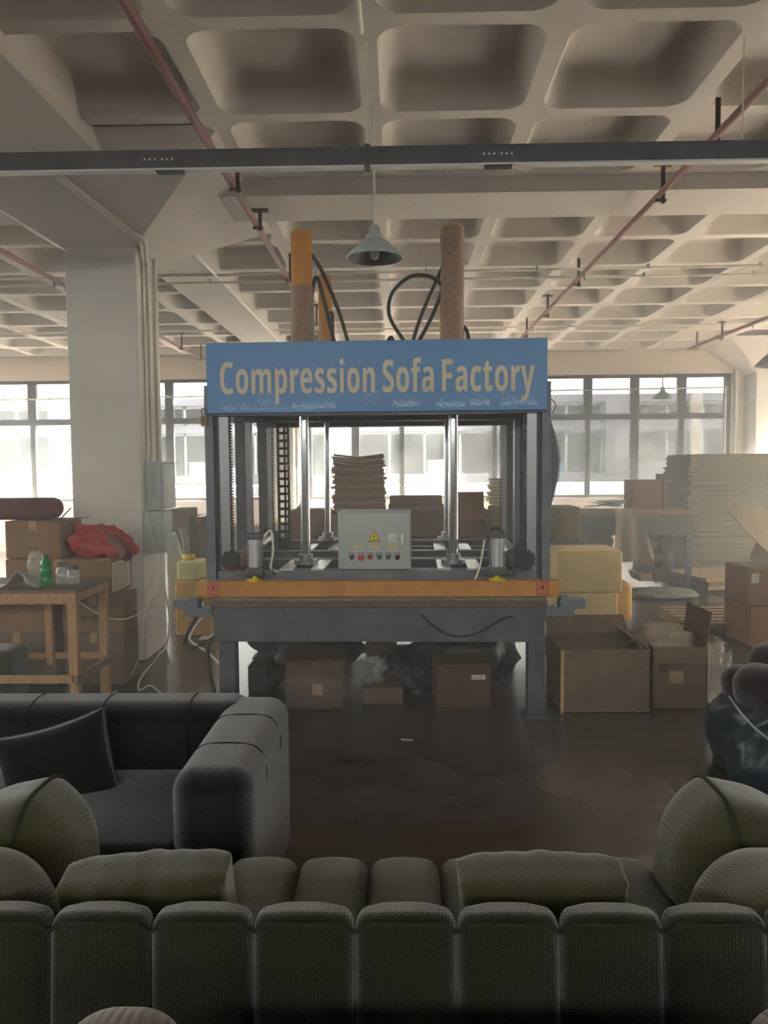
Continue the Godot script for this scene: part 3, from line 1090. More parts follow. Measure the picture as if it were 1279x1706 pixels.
	# cable chains
	cable_chain(p, Vector3(-0.735, 0.90, -1.1), Vector3(-0.735, 1.84, -1.1), 0.085, M.black)
	st = mb()
	var arc := []
	for i in 12:
		var t := i / 11.0
		arc.append(Vector3(1.03 + 0.055 * sin(t * PI), lerpf(1.78, 1.22, t), -0.3))
	for i in 11:
		bar(st, arc[i], arc[i + 1], 0.05, 0.035, Vector3.FORWARD)
	for i in 46:
		var t := i / 45.0
		bx(st, Vector3(1.058 + 0.055 * sin(t * PI), lerpf(1.76, 1.24, t), -0.3), Vector3(0.014, 0.007, 0.045))
	part("cable_chain", st, M.frame_grey, p)
	st = mb()
	bx2(st, Vector3(1.0, 0.80, -0.42), Vector3(1.045, 1.86, -0.2))
	part("side_cover", st, M.frame_grey, p)
	st = mb()
	bx2(st, Vector3(-1.035, 1.74, -0.06), Vector3(-1.0, 1.80, -0.02))
	part("lifting_tag", st, M.film, p)
	st = mb()
	tube(st, [Vector3(-1.02, 1.79, -0.02), Vector3(-1.025, 1.83, 0.0), Vector3(-1.005, 1.84, 0.0), Vector3(-1.0, 1.80, -0.02)], 0.004, 6)
	part("hook", st, M.steel, p)
	st = mb()
	tube(st, [Vector3(1.02, 1.84, -0.2), Vector3(1.05, 1.885, -0.2), Vector3(1.075, 1.85, -0.2), Vector3(1.06, 1.80, -0.22)], 0.004, 6)
	part("hook", st, M.steel, p)
	# pump box and hoses at the left foot
	st = mb()
	rbox(st, Vector3(-0.82, 0.09, -0.6), Vector3(0.14, 0.18, 0.24), 0.01, 1)
	part("foot_pedal_box", st, M.black, p)
	for h in [[M.rubber, 0.011, [Vector3(-1.10, 0.6, -0.08), Vector3(-1.15, 0.5, -0.05), Vector3(-1.17, 0.44, -0.02), Vector3(-1.12, 0.41, -0.02), Vector3(-1.04, 0.44, -0.03), Vector3(-0.99, 0.47, -0.06)]],
			[M.conduit, 0.007, [Vector3(-1.06, 0.6, -0.08), Vector3(-1.12, 0.52, -0.06), Vector3(-1.14, 0.46, -0.04), Vector3(-1.08, 0.42, -0.02), Vector3(-1.02, 0.38, -0.02), Vector3(-0.95, 0.31, -0.02)]],
			[M.rubber, 0.012, [Vector3(-0.99, 0.47, -0.03), Vector3(-1.02, 0.42, 0.0), Vector3(-1.0, 0.25, 0.02), Vector3(-0.96, 0.1, 0.03), Vector3(-0.93, 0.013, 0.03)]]]:
		st = mb()
		tube(st, h[2], h[1], 8)
		part("hose", st, h[0], p)

func cable_chain(p: Node3D, a: Vector3, b: Vector3, w: float, m: Material) -> void:
	var n := 17
	for i in n:
		var y := lerpf(a.y, b.y, (i + 0.5) / n)
		var h := (b.y - a.y) / n
		var st := mb()
		bx(st, Vector3(a.x - w * 0.44, y, a.z), Vector3(0.012, h * 0.96, 0.05))
		bx(st, Vector3(a.x + w * 0.44, y, a.z), Vector3(0.012, h * 0.96, 0.05))
		bx(st, Vector3(a.x + w * 0.12, y, a.z), Vector3(0.010, h * 0.96, 0.05))
		bx(st, Vector3(a.x, y - h * 0.33, a.z), Vector3(w * 0.9, h * 0.34, 0.05))
		part("chain_link", st, m, p)

func text(s: String, x0: float, x1: float, base: float, cap: float, m: Material) -> MeshInstance3D:
	var f := SystemFont.new()
	f.font_names = PackedStringArray(["Droid Sans"])
	f.font_weight = 700
	var t := TextMesh.new()
	t.text = s
	t.font = f
	t.font_size = 100
	t.pixel_size = 0.01
	t.depth = 0.02
	t.curve_step = 2.0
	t.horizontal_alignment = HORIZONTAL_ALIGNMENT_LEFT
	t.vertical_alignment = VERTICAL_ALIGNMENT_TOP
	var o := MeshInstance3D.new()
	o.mesh = t
	o.material_override = m
	var bb := t.get_aabb()
	var sx := (x1 - x0) / bb.size.x
	var capu := 0.714                      # cap height of the face, in units of the font size
	var sy := cap / capu
	# a line of one size sits with its ascent at the top of the box; find the baseline from a bare capital
	var ref := TextMesh.new()
	ref.text = "H"
	ref.font = f
	ref.font_size = 100
	ref.pixel_size = 0.01
	ref.depth = 0.02
	ref.horizontal_alignment = HORIZONTAL_ALIGNMENT_LEFT
	ref.vertical_alignment = VERTICAL_ALIGNMENT_TOP
	var rb := ref.get_aabb()
	sy = cap / rb.size.y
	o.transform = Transform3D(Basis().scaled(Vector3(sx, sy, 0.3)), Vector3(x0 - bb.position.x * sx, base - rb.position.y * sy, 0))
	return o

func stroke(im: Image, a: Vector2, b: Vector2, c: Color, w := 1) -> void:
	var n := int(a.distance_to(b)) + 1
	for i in n + 1:
		var p := a.lerp(b, float(i) / n)
		im.fill_rect(Rect2i(int(p.x), int(p.y), w, w), c)

func make_print_textures() -> void:
	# blue header film, scuffed and torn along its lower edge
	var im := Image.create(1024, 212, false, Image.FORMAT_RGB8)
	var blue := Color(0.08, 0.43, 0.67)
	im.fill(blue)
	var r := RandomNumberGenerator.new()
	r.seed = 5
	for k in 500:
		var p := Vector2(r.randf() * 1024, r.randf() * 212)
		stroke(im, p, p + Vector2(r.randf_range(-30, 30), r.randf_range(-3, 3)), blue.lightened(r.randf() * 0.06), 1)
	var torn := Color(0.62, 0.74, 0.84)
	for z in [[130, 330, 40, 205], [255, 390, 90, 200], [560, 640, 70, 198], [690, 780, 70, 200], [790, 850, 50, 196], [40, 120, 26, 204], [880, 990, 60, 196], [150, 200, 14, 190]]:
		for k in z[2] * 2:
			var p := Vector2(r.randf_range(z[0], z[1]), z[3] - absf(r.randfn(0, 9)))
			var l := r.randf_range(2, 9)
			stroke(im, p, p + Vector2(l, r.randf_range(-l, l) * 0.6), torn.lerp(blue, r.randf() * 0.4), 1 if r.randf() < 0.5 else 2)
	for k in 60:
		var p := Vector2(r.randf_range(480, 520), r.randf_range(150, 190))
		stroke(im, p, p + Vector2(r.randf_range(-6, 6), r.randf_range(-6, 6)), torn.lerp(blue, r.randf() * 0.6), 1)
	for s in [[760, 130, 830, 175], [800, 132, 910, 190], [780, 128, 850, 190], [830, 135, 990, 200], [40, 122, 100, 128], [45, 146, 98, 150], [540, 132, 600, 134], [20, 190, 66, 168], [220, 205, 290, 206], [100, 175, 130, 200]]:
		stroke(im, Vector2(s[0], s[1]), Vector2(s[2], s[3]), torn.lerp(blue, 0.2), 1)
	M.header_edge = mat(blue, 0.4)
	M.header = mat(Color.WHITE, 0.35)
	M.header.albedo_texture = ImageTexture.create_from_image(im)
	# pinkish square label with a round no-hands mark
	im = Image.create(68, 92, false, Image.FORMAT_RGB8)
	var pink := Color(0.80, 0.45, 0.34)
	im.fill(Color(0.35, 0.10, 0.08))
	im.fill_rect(Rect2i(3, 3, 62, 86), pink)
	for y in 92:
		for x in 68:
			var d := Vector2(x - 34, y - 34).length()
			if d > 21 and d < 26:
				im.set_pixel(x, y, Color(0.62, 0.12, 0.10))
			elif (Vector2((x - 34) / 8.0, (y - 37) / 11.0)).length() < 1.0 or (absf(x - 34) < 3 and y > 18 and y < 34):
				im.set_pixel(x, y, Color(0.25, 0.05, 0.05))
	for k in 4:
		im.fill_rect(Rect2i(9 + k * 14, 72, 9, 9), Color(0.45, 0.14, 0.12))
	M.hand_label = mat(Color.WHITE, 0.6)
	M.hand_label.albedo_texture = ImageTexture.create_from_image(im)

# ---------------------------------------------------------------- cartons and sheets
# a closed or open carton whose front face lies on z = -d between the pixels x0 and x1, from height yb up to pixel yt
func carton(called: String, label: String, x0: float, x1: float, yt: float, yb: float, d: float, depth: float, m: Material, group := "", tape := true, turn := 0.0) -> Node3D:
	var mid := (x0 + x1) / 2
	var a := at(x0, (yt + 1000.0) / 2, d)
	var b := at(x1, (yt + 1000.0) / 2, d)
	var h := at(mid, yt, d).y - yb
	return carton_at(called, label, Vector3((a.x + b.x) / 2, yb, -d - depth / 2), Vector3(b.x - a.x, h, depth), m, group, tape, turn)

func carton_at(called: String, label: String, base: Vector3, s: Vector3, m: Material, group := "", tape := true, turn := 0.0) -> Node3D:
	var t := thing(called, label, "box", base, turn, group)
	var st := mb()
	rbox(st, Vector3(0, s.y / 2, 0), s, 0.006, 1, Basis(), 0, 1, FLAT)
	part("body", st, m, t)
	st = mb()
	bx(st, Vector3(-s.x / 4 - 0.001, s.y + 0.0015, 0), Vector3(s.x / 2 - 0.004, 0.003, s.z - 0.004))
	part("flap", st, m, t)
	st = mb()
	bx(st, Vector3(s.x / 4 + 0.001, s.y + 0.0015, 0), Vector3(s.x / 2 - 0.004, 0.003, s.z - 0.004))
	part("flap", st, m, t)
	if tape:
		st = mb()
		bx(st, Vector3(0, s.y + 0.0035, 0), Vector3(0.05, 0.001, s.z))
		bx(st, Vector3(0, s.y - 0.03, s.z / 2 + 0.0006), Vector3(0.05, 0.07, 0.001))
		part("tape", st, M.tape, t)
	return t

func open_carton(called: String, label: String, base: Vector3, s: Vector3, m: Material, flaps: Array, turn := 0.0) -> Node3D:
	var t := thing(called, label, "box", base, turn)
	var w := 0.006
	var st := mb()
	bx(st, Vector3(0, w / 2, 0), Vector3(s.x, w, s.z))
	bx(st, Vector3(0, s.y / 2, s.z / 2 - w / 2), Vector3(s.x, s.y, w))
	bx(st, Vector3(0, s.y / 2, -s.z / 2 + w / 2), Vector3(s.x, s.y, w))
	bx(st, Vector3(s.x / 2 - w / 2, s.y / 2, 0), Vector3(w, s.y, s.z))
	bx(st, Vector3(-s.x / 2 + w / 2, s.y / 2, 0), Vector3(w, s.y, s.z))
	part("body", st, m, t)
	# flaps: [side 0 front 1 back 2 left 3 right, length, angle outward from vertical]
	for f in flaps:
		st = mb()
		var l: float = f[1]
		var dirs := [Vector3(0, 0, 1), Vector3(0, 0, -1), Vector3(-1, 0, 0), Vector3(1, 0, 0)]
		var o: Vector3 = dirs[f[0]]
		var half: float = (s.z if f[0] < 2 else s.x) / 2
		var wide: float = (s.x if f[0] < 2 else s.z) * 0.97
		var up := (Vector3.UP * cos(f[2]) + o * sin(f[2])).normalized()
		var along := Vector3.UP.cross(o)
		bx(st, Vector3(0, s.y, 0) + o * (half - 0.003) + up * l / 2, Vector3(wide, l, 0.005), Basis(along, up, along.cross(up)))
		part("flap", st, m, t)
	return t

# a pile of limp or flat sheets, each a part
func sheet_pile(called: String, label: String, cat: String, base: Vector3, s: Vector3, n: int, mats: Array, jit: float, sag: float, seed_: int, group := "", skew := 0.0) -> Node3D:
	var t := thing(called, label, cat, base, 0.0, group)
	var r := RandomNumberGenerator.new()
	r.seed = seed_
	var h := s.y / n
	for i in n:
		var st := mb()
		var ox := r.randf_range(-jit, jit)
		var wx := s.x + r.randf_range(-jit, jit)
		var oz := r.randf_range(-jit, jit)
		var g := []
		for a in 3:
			var row: Array[Vector3] = []
			for b in 9:
				var u := b / 8.0 * 2 - 1
				var lift := sag * absf(u) * (float(i) / n) * 1.0 + r.randf_range(-0.1, 0.1) * h
				row.append(Vector3(ox + wx / 2 * u, h * (i + 0.95) + lift + skew * u, oz + (a - 1) * s.z / 2))
			g.append(row)
		sheet(st, g, h * 0.95)
		part("sheet", st, mats[i % mats.size()], t)
	return t

func left_side() -> void:
	# workbench
	var tb := thing("workbench", "rough pine workbench holding a green bottle and glass jars", "table", Vector3(-2.5, 0, -4.78))
	org = tb.position
	var yt := 0.775
	var xr := -1.93
	var st := mb()
	bx2(st, Vector3(-3.15, yt - 0.02, -5.03), Vector3(xr + 0.01, yt, -4.5))
	part("tabletop", st, M.ply, tb)
	st = mb()
	bx2(st, Vector3(-3.15, yt - 0.085, -4.53), Vector3(xr, yt - 0.02, -4.495))
	part("apron", st, M.pine, tb)
	st = mb()
	bx2(st, Vector3(xr - 0.035, yt - 0.075, -5.03), Vector3(xr, yt - 0.02, -4.53))
	part("apron", st, M.pine, tb)
	for l in [[xr - 0.03, -4.53], [xr - 0.03, -5.0], [-3.1, -4.53], [-3.1, -5.0]]:
		st = mb()
		bx2(st, Vector3(l[0] - 0.028, 0, l[1] - 0.024), Vector3(l[0] + 0.026, yt - 0.02, l[1] + 0.024))
		part("leg", st, M.pine, tb)
	st = mb()
	bx2(st, Vector3(-2.34, 0.20, -5.0), Vector3(-2.295, yt - 0.05, -4.965))
	part("strut", st, M.pine, tb)
	st = mb()
	bx2(st, Vector3(-3.1, 0.215, -4.505), Vector3(xr - 0.03, 0.26, -4.48))
	part("stretcher", st, M.pine, tb)
	st = mb()
	bar(st, Vector3(xr + 0.005, 0.235, -4.46), Vector3(xr + 0.005, 0.235, -5.06), 0.022, 0.05)
	part("stretcher", st, M.old_wood, tb)
	st = mb()
	bx2(st, Vector3(-3.1, 0.23, -5.03), Vector3(xr - 0.03, 0.27, -5.005))
	part("stretcher", st, M.pine, tb)
	org = Vector3.ZERO
	# things on the bench
	var bt := thing("bottle", "green plastic bottle with cap standing on the pine workbench", "bottle", Vector3(px_x(70, 4.66), yt, -4.66))
	st = mb()
	lathe(st, Vector3.ZERO, [Vector2(0, 0), Vector2(0.030, 0.0), Vector2(0.034, 0.008), Vector2(0.034, 0.05), Vector2(0.031, 0.056), Vector2(0.034, 0.062), Vector2(0.034, 0.105), Vector2(0.030, 0.118), Vector2(0.034, 0.125), Vector2(0.030, 0.145), Vector2(0.016, 0.17), Vector2(0.013, 0.18), Vector2(0, 0.18)], 20)
	part("body", st, M.bottle_solid, bt)
	st = mb()
	cyl(st, Vector3(0, 0.178, 0), Vector3(0, 0.20, 0), 0.015, -1, 16)
	part("cap", st, M.green, bt)
	for q in [[98, 0.115, 0.036, "tall glass jar with dark lid behind the green bottle"], [116, 0.095, 0.034, "short glass jar with dark lid near the bench edge"]]:
		var j := thing("jar", q[3], "jar", Vector3(px_x(q[0], 4.74), yt, -4.74), 0.0, "glass jars on the workbench")
		st = mb()
		lathe(st, Vector3.ZERO, [Vector2(0, 0), Vector2(q[2], 0), Vector2(q[2] + 0.003, 0.01), Vector2(q[2] + 0.003, q[1] * 0.8), Vector2(q[2] * 0.8, q[1] * 0.9), Vector2(q[2] * 0.8, q[1])], 20)
		part("glass", st, M.jar, j)
		st = mb()
		cyl(st, Vector3(0, q[1] * 0.95, 0), Vector3(0, q[1] * 1.18, 0), q[2] * 0.84, -1, 20)
		part("lid", st, M.frame_dark, j)
	st = mb()
	var wp := Vector3(px_x(50, 4.72), yt, -4.74)
	org = wp
	lump(st, wp + Vector3(0, 0.035, 0), Vector3(0.06, 0.05, 0.05), 0.5, 3, 1.5, Basis(), 14, 1.0, yt)
	lump(st, wp + Vector3(0.012, 0.135, 0), Vector3(0.062, 0.065, 0.05), 0.5, 4, 1.5, Basis(), 14, 1.0, yt)
	var o := part("plastic_bag", st, M.clear_film, self)
	o.position = wp
	tag(o, "crumpled clear plastic bag standing behind the green bottle", "bag")
	st = mb()
	wp = Vector3(px_x(28, 4.6), yt, -4.6)
	org = wp
	var g := []
	for i in 9:
		var row: Array[Vector3] = []
		for j in 7:
			var u := i / 8.0
			var v := j / 6.0
			row.append(wp + Vector3(lerpf(-0.16, 0.13, u), 0.012 + 0.10 * exp(-pow((u - 0.62) * 5.0, 2.0)) * (0.6 + 0.4 * v), lerpf(-0.07, 0.08, v)))
		g.append(row)
	sheet(st, g, 0.004)
	o = part("cloth", st, M.cabinet, self)
	o.position = wp
	tag(o, "pale grey folded cloth lying on the pine workbench", "cloth")
	org = Vector3.ZERO
	# cartons stacked behind the bench
	carton("carton", "large brown carton at the bottom of the stack beside the column", 105, 205, 1055, 0.0, 5.2, 0.3, M.card_dark, "")
	carton("carton", "dark brown carton on the floor under the bench, behind the pine strut", -40, 92, 1055, 0.0, 5.2, 0.3, M.card_dark, "")
	var c := carton("carton", "brown carton printed with black letters behind the workbench leg", 103, 205, 992, at(150, 1055, 5.2).y + 0.004, 5.2, 0.28, M.card, "")
	var wl := text("HBOPP", 0, 0.21, 0, 0.034, M.ink)
	wl.name = "lettering"
	wl.position += Vector3(-0.13, 0.085, 0.141)
	wl.scale.z = 0.05
	c.add_child(wl)
	carton("carton", "brown carton behind the bench under the wide carton, left of the lettered one", -40, 82, 992, at(150, 1055, 5.2).y + 0.004, 5.2, 0.28, M.card, "")
	c = carton("carton", "wide brown carton with a white printed side under the red bag", 10, 184, 933, at(100, 992, 5.2).y + 0.004, 5.15, 0.42, M.card, "")
	st = mb()
	var sx := (px_x(184, 5.15) - px_x(10, 5.15)) / 2
	bx(st, Vector3(sx + 0.002, 0.12, 0.0), Vector3(0.003, 0.2, 0.36))
	var lab := part("side_label", st, M.cream, c)
	st = mb()
	for k in 9:
		bx(st, Vector3(sx + 0.004, 0.04 + k * 0.019, 0.02), Vector3(0.001, 0.004, 0.26))
	part("print", st, M.ink, lab)
	var top := at(60, 933, 5.15).y + 0.005
	c = carton("carton", "brown carton with a diamond mark on top of the stack behind the bench", 10, 102, 869, top, 5.2, 0.36, M.card, "")
	st = mb()
	var dia := PackedVector2Array([Vector2(-0.03, 0), Vector2(0, -0.03), Vector2(0.03, 0), Vector2(0, 0.03)])
	prism(st, dia, 0.1805, 0.1815, Transform3D(Basis(), Vector3(0.0, 0.17, 0)))
	var mk := part("diamond_mark", st, M.card_dark, c)
	st = mb()
	prism(st, PackedVector2Array([Vector2(-0.014, 0.0), Vector2(0, -0.014), Vector2(0.014, 0), Vector2(0, 0.014)]), 0.1812, 0.1822, Transform3D(Basis(), Vector3(0, 0.17, 0)))
	part("mark_centre", st, M.card, mk)
	st = mb()
	for x in [-0.12, 0.12]:
		bx(st, Vector3(x, 0.165, 0.181), Vector3(0.008, 0.06, 0.001))
	for k in 6:
		bx(st, Vector3(-0.11 + k * 0.044, 0.07, 0.181), Vector3(0.028, 0.022, 0.001))
	part("faded_print", st, M.card_dark, c)
	# maroon roll, tools, red bag
	var ytop := at(60, 869, 5.2).y + 0.004
	st = mb()
	org = Vector3(px_x(25, 5.42), ytop, -5.40)
	rbox(st, org + Vector3(-0.1, 0.075, 0), Vector3(0.82, 0.15, 0.28), 0.07, 4, Basis(), 0, 2)
	o = part("bolster", st, M.maroon, self)
	o.position = org
	tag(o, "long maroon fabric bolster lying across the diamond-marked carton", "cushion")
	org = Vector3(px_x(140, 5.3), ytop, -5.21)
	var sc := thing("scissors", "open dark scissors lying over the edge of the diamond-marked carton", "scissors", org)
	st = mb()
	bar(st, org + Vector3(-0.20, 0.006, 0.03), org + Vector3(0.06, 0.022, 0.0), 0.02, 0.005)
	part("blade", st, M.frame_dark, sc)
	st = mb()
	bar(st, org + Vector3(-0.13, 0.012, 0.02), org + Vector3(-0.06, 0.09, 0.0), 0.018, 0.008)
	part("handle", st, M.black, sc)
	st = mb()
	org = Vector3(px_x(165, 5.35), top, -5.35)
	lump(st, org + Vector3(-0.02, 0.09, 0), Vector3(0.20, 0.12, 0.14), 0.45, 8, 1.2, Basis(Vector3.BACK, -0.25), 26, 0.9, top)
	lump(st, org + Vector3(0.12, 0.055, 0), Vector3(0.15, 0.07, 0.12), 0.4, 9, 1.2, Basis(Vector3.BACK, -0.3), 20, 0.9, top)
	o = part("bag", st, M.red_bag, self)
	o.position = org
	tag(o, "crumpled red plastic bag on the carton beside the column", "bag")
	org = at(200, 912, 5.2)
	st = mb()
	tube(st, [at(186, 898, 5.22), at(196, 905, 5.18), at(206, 918, 5.12), at(212, 928, 5.08)], 0.038, 12)
	o = part("fabric_sleeve", st, M.maroon, self)
	o.position = org
	tag(o, "dark brown fabric tube drooping over the white printed carton side", "fabric")
	org = Vector3.ZERO
	st = mb()
	org = Vector3(-2.75, 0, -4.9)
	rbox(st, org + Vector3(0, 0.17, 0), Vector3(0.55, 0.34, 0.3), 0.06, 3)
	o = part("cushion", st, M.green_cloth, self)
	o.position = org
	tag(o, "olive green square cushion on the floor under the workbench", "cushion")
	org = Vector3.ZERO
	# distribution boxes on the column
	elec("electrical_box", "light grey electrical cabinet, the upper one on the column", -1.967, -1.845, 1.166, 1.535, -5.93, -6.27, true)
	elec("electrical_box", "light grey electrical cabinet, the lower one on the column", -1.967, -1.825, 0.835, 1.160, -5.86, -6.10, false)
	# conduits on the column
	var cd := thing("conduit_pipe", "twin white conduits bending from the ceiling down the column", "pipe", Vector3(-1.96, 1.55, -6.0))
	org = cd.position
	for k in 2:
		st = mb()
		var dz := -0.10 * k
		var run := []
		for i in 7:     # down the sloping front of the capital
			var u := i / 6.0
			var dd := 5.0
			for it in 30:
				var pt := at(lerpf(96.0, 232.0, u) + 9.0 * k, lerpf(296.0, 402.0, u), dd)
				dd = lerpf(dd, 5.85 - (pt.y - 3.15) / 0.52 * 0.85 - 0.03, 0.5)
			run.append(at(lerpf(96.0, 232.0, u) + 9.0 * k, lerpf(296.0, 402.0, u), dd))
		run.append_array([Vector3(-1.955, 3.10, -5.95 + dz), Vector3(-1.955, 2.9, -5.98 + dz), Vector3(-1.955, 1.545, -5.98 + dz)])
		tube(st, run, 0.014, 8)
		part("conduit", st, M.conduit, cd)
	st = mb()
	cyl(st, Vector3(-1.95, 1.53, -6.25), Vector3(-1.95, CEIL - 0.45, -6.25), 0.016, -1, 10)
	part("conduit", st, M.conduit, cd)
	org = Vector3.ZERO
	for q in [["thin grey cable hanging from the lower cabinet down to the floor", 0.004, [at(243, 845, 5.84), at(252, 890, 5.82), at(258, 940, 5.8), at(248, 980, 5.75), at(240, 1030, 5.6), at(236, 1080, 5.3), aty(215, 1130, 0.01), aty(180, 1160, 0.006), aty(140, 1170, 0.006)]],
			["white cable looping from the lower cabinet over to the workbench", 0.005, [at(262, 925, 5.8), at(268, 960, 5.75), at(262, 985, 5.7), at(240, 1015, 5.6), at(222, 1027, 5.1), at(200, 1032, 5.06), at(175, 1028, 5.05), at(150, 1015, 5.04), at(128, 1000, 4.95)]],
			["white cable curling across the floor at the foot of the column", 0.006, [aty(270, 1068, 0.006), aty(262, 1095, 0.006), aty(243, 1118, 0.006), aty(232, 1135, 0.006), aty(232, 1150, 0.006), aty(250, 1142, 0.006), aty(268, 1155, 0.006)]],
			["thick pale hose hanging beside the column down to the floor", 0.009, [at(268, 920, 6.1), at(270, 960, 6.15), at(278, 1000, 6.2), at(283, 1030, 6.2), at(281, 1055, 6.2), aty(275, 1080, 0.009), aty(262, 1092, 0.009)]]]:
		st = mb()
		org = q[2][0]
		tube(st, q[2], q[1], 6)
		o = part("cable", st, M.conduit, self)
		o.position = org
		tag(o, q[0], "cable")
	org = Vector3.ZERO
	# wrapped goods and foam behind the column
	carton("wrapped_carton", "grey green carton wrapped in torn film right behind the column", 278, 309, 850, 0.0, 7.6, 0.5, M.card_grey, "", false)
	carton("wrapped_carton", "grey carton with white label stacked beside the film-wrapped one", 312, 350, 862, at(330, 912, 7.8).y + 0.004, 7.8, 0.5, M.card_grey, "")
	carton("wrapped_carton", "grey carton at the bottom behind the yellow foam pile", 312, 352, 912, 0.0, 7.8, 0.5, M.card_grey, "", false)
	st = mb()
	org = at(300, 900, 7.4)
	tube(st, [at(302, 880, 7.57), at(306, 895, 7.57), at(310, 912, 7.57), at(309, 932, 7.57)], 0.035, 10)
	o = part("plastic_film", st, M.clear_film, self)
	o.position = org
	tag(o, "twisted strip of white film hanging on the wrapped carton", "film")
	st = mb()
	org = aty(288, 1062, 0.0) + Vector3(0, 0, -0.1)
	lump(st, Vector3(px_x(286, 6.9), 0.42, -6.9), Vector3(0.09, 0.42, 0.12), 0.35, 12, 1.6, Basis(), 20, 0.8, 0.0)
	o = part("plastic_film", st, M.clear_film, self)
	o.position = org
	tag(o, "tall crumpled sheet of clear film beside the foam pile by the column", "film")
	org = Vector3.ZERO
	foam_block("foam_block", "orange yellow foam block at the foot of the pile beside the column", 290, 348, 968, 0.0, 6.7, 0.4, M.foam_old)
	foam_block("foam_block", "pale yellow foam slab on the orange foam, carrying a tape roll", 294, 330, 936, at(310, 968, 6.7).y + 0.002, 6.72, 0.3, M.foam_pale)
	var yy := at(310, 936, 6.72).y + 0.003
	var tr := thing("tape_roll", "orange roll of packing tape on the pale foam slab", "tape", Vector3(px_x(311, 6.85), yy, -6.85))
	st = mb()
	lathe(st, Vector3.ZERO, [Vector2(0.04, 0.0), Vector2(0.055, 0.0), Vector2(0.055, 0.05), Vector2(0.04, 0.05), Vector2(0.04, 0.0)], 24)
	part("roll", st, M.sticker_yellow, tr)
	st = mb()
	lathe(st, Vector3.ZERO, [Vector2(0.036, 0.001), Vector2(0.0405, 0.001), Vector2(0.0405, 0.049), Vector2(0.036, 0.049), Vector2(0.036, 0.001)], 24)
	part("core", st, M.card, tr)
	carton("carton", "white carton on the floor behind the left press leg", 338, 398, 1078, 0.0, 6.6, 0.5, M.paper, "", false)

func foam_block(called: String, label: String, x0: float, x1: float, yt: float, yb: float, d: float, depth: float, m: Material, r := 0.02) -> MeshInstance3D:
	var a := at(x0, 950.0, d)
	var b := at(x1, 950.0, d)
	var h := at((x0 + x1) / 2, yt, d).y - yb
	org = Vector3((a.x + b.x) / 2, yb, -d - depth / 2)
	var st := mb()
	rbox(st, org + Vector3(0, h / 2, 0), Vector3(b.x - a.x, h, depth), r, 2)
	var o := part(called, st, m, self)
	o.position = org
	org = Vector3.ZERO
	tag(o, label, "foam", "yellow foam blocks around the press")
	return o

func elec(called: String, label: String, x0: float, x1: float, y0: float, y1: float, z0: float, z1: float, slots: bool) -> void:
	var t := thing(called, label, "electrical box", Vector3((x0 + x1) / 2, y0, (z0 + z1) / 2), 0.0, "electrical boxes on the column")
	org = t.position
	var st := mb()
	rbox(st, Vector3((x0 + x1) / 2, (y0 + y1) / 2, (z0 + z1) / 2), Vector3(x1 - x0, y1 - y0, z0 - z1), 0.004, 1, Basis(), 0, 1, FLAT)
	part("housing", st, M.cabinet, t)
	st = mb()
	rbox(st, Vector3(x1 + 0.006, (y0 + y1) / 2, (z0 + z1) / 2), Vector3(0.016, y1 - y0 - 0.012, z0 - z1 - 0.012), 0.004, 1, Basis(), 0, 1, FLAT)
	var dr := part("door", st, M.box_grey, t)
	st = mb()
	cyl(st, Vector3(x1 + 0.014, (y0 + y1) / 2, z1 + 0.06), Vector3(x1 + 0.026, (y0 + y1) / 2, z1 + 0.06), 0.013, -1, 12)
	part("lock", st, M.chrome, dr)
	if slots:
		st = mb()
		bx(st, Vector3(x1 + 0.0145, (y0 + y1) / 2 - 0.01, z1 + 0.13), Vector3(0.001, 0.035, 0.05))
		part("warning_sticker", st, M.sticker_yellow, dr)
		st = mb()
		bx2(st, Vector3(x0 - 0.0, y1, z1 - 0.01), Vector3(x1 + 0.04, y1 + 0.008, z0 + 0.012))
		part("rain_cover", st, M.cabinet, t)
	for k in (12 if slots else 6):
		st = mb()
		var y := (y0 + y1) / 2 + (k - (6 if slots else 3)) * 0.016 + 0.02
		bx(st, Vector3((x0 + x1) / 2, y, z0 + 0.002), Vector3((x1 - x0) * 0.35, 0.004, 0.004))
		part("vent_louvre", st, M.frame_grey, t)
	org = Vector3.ZERO

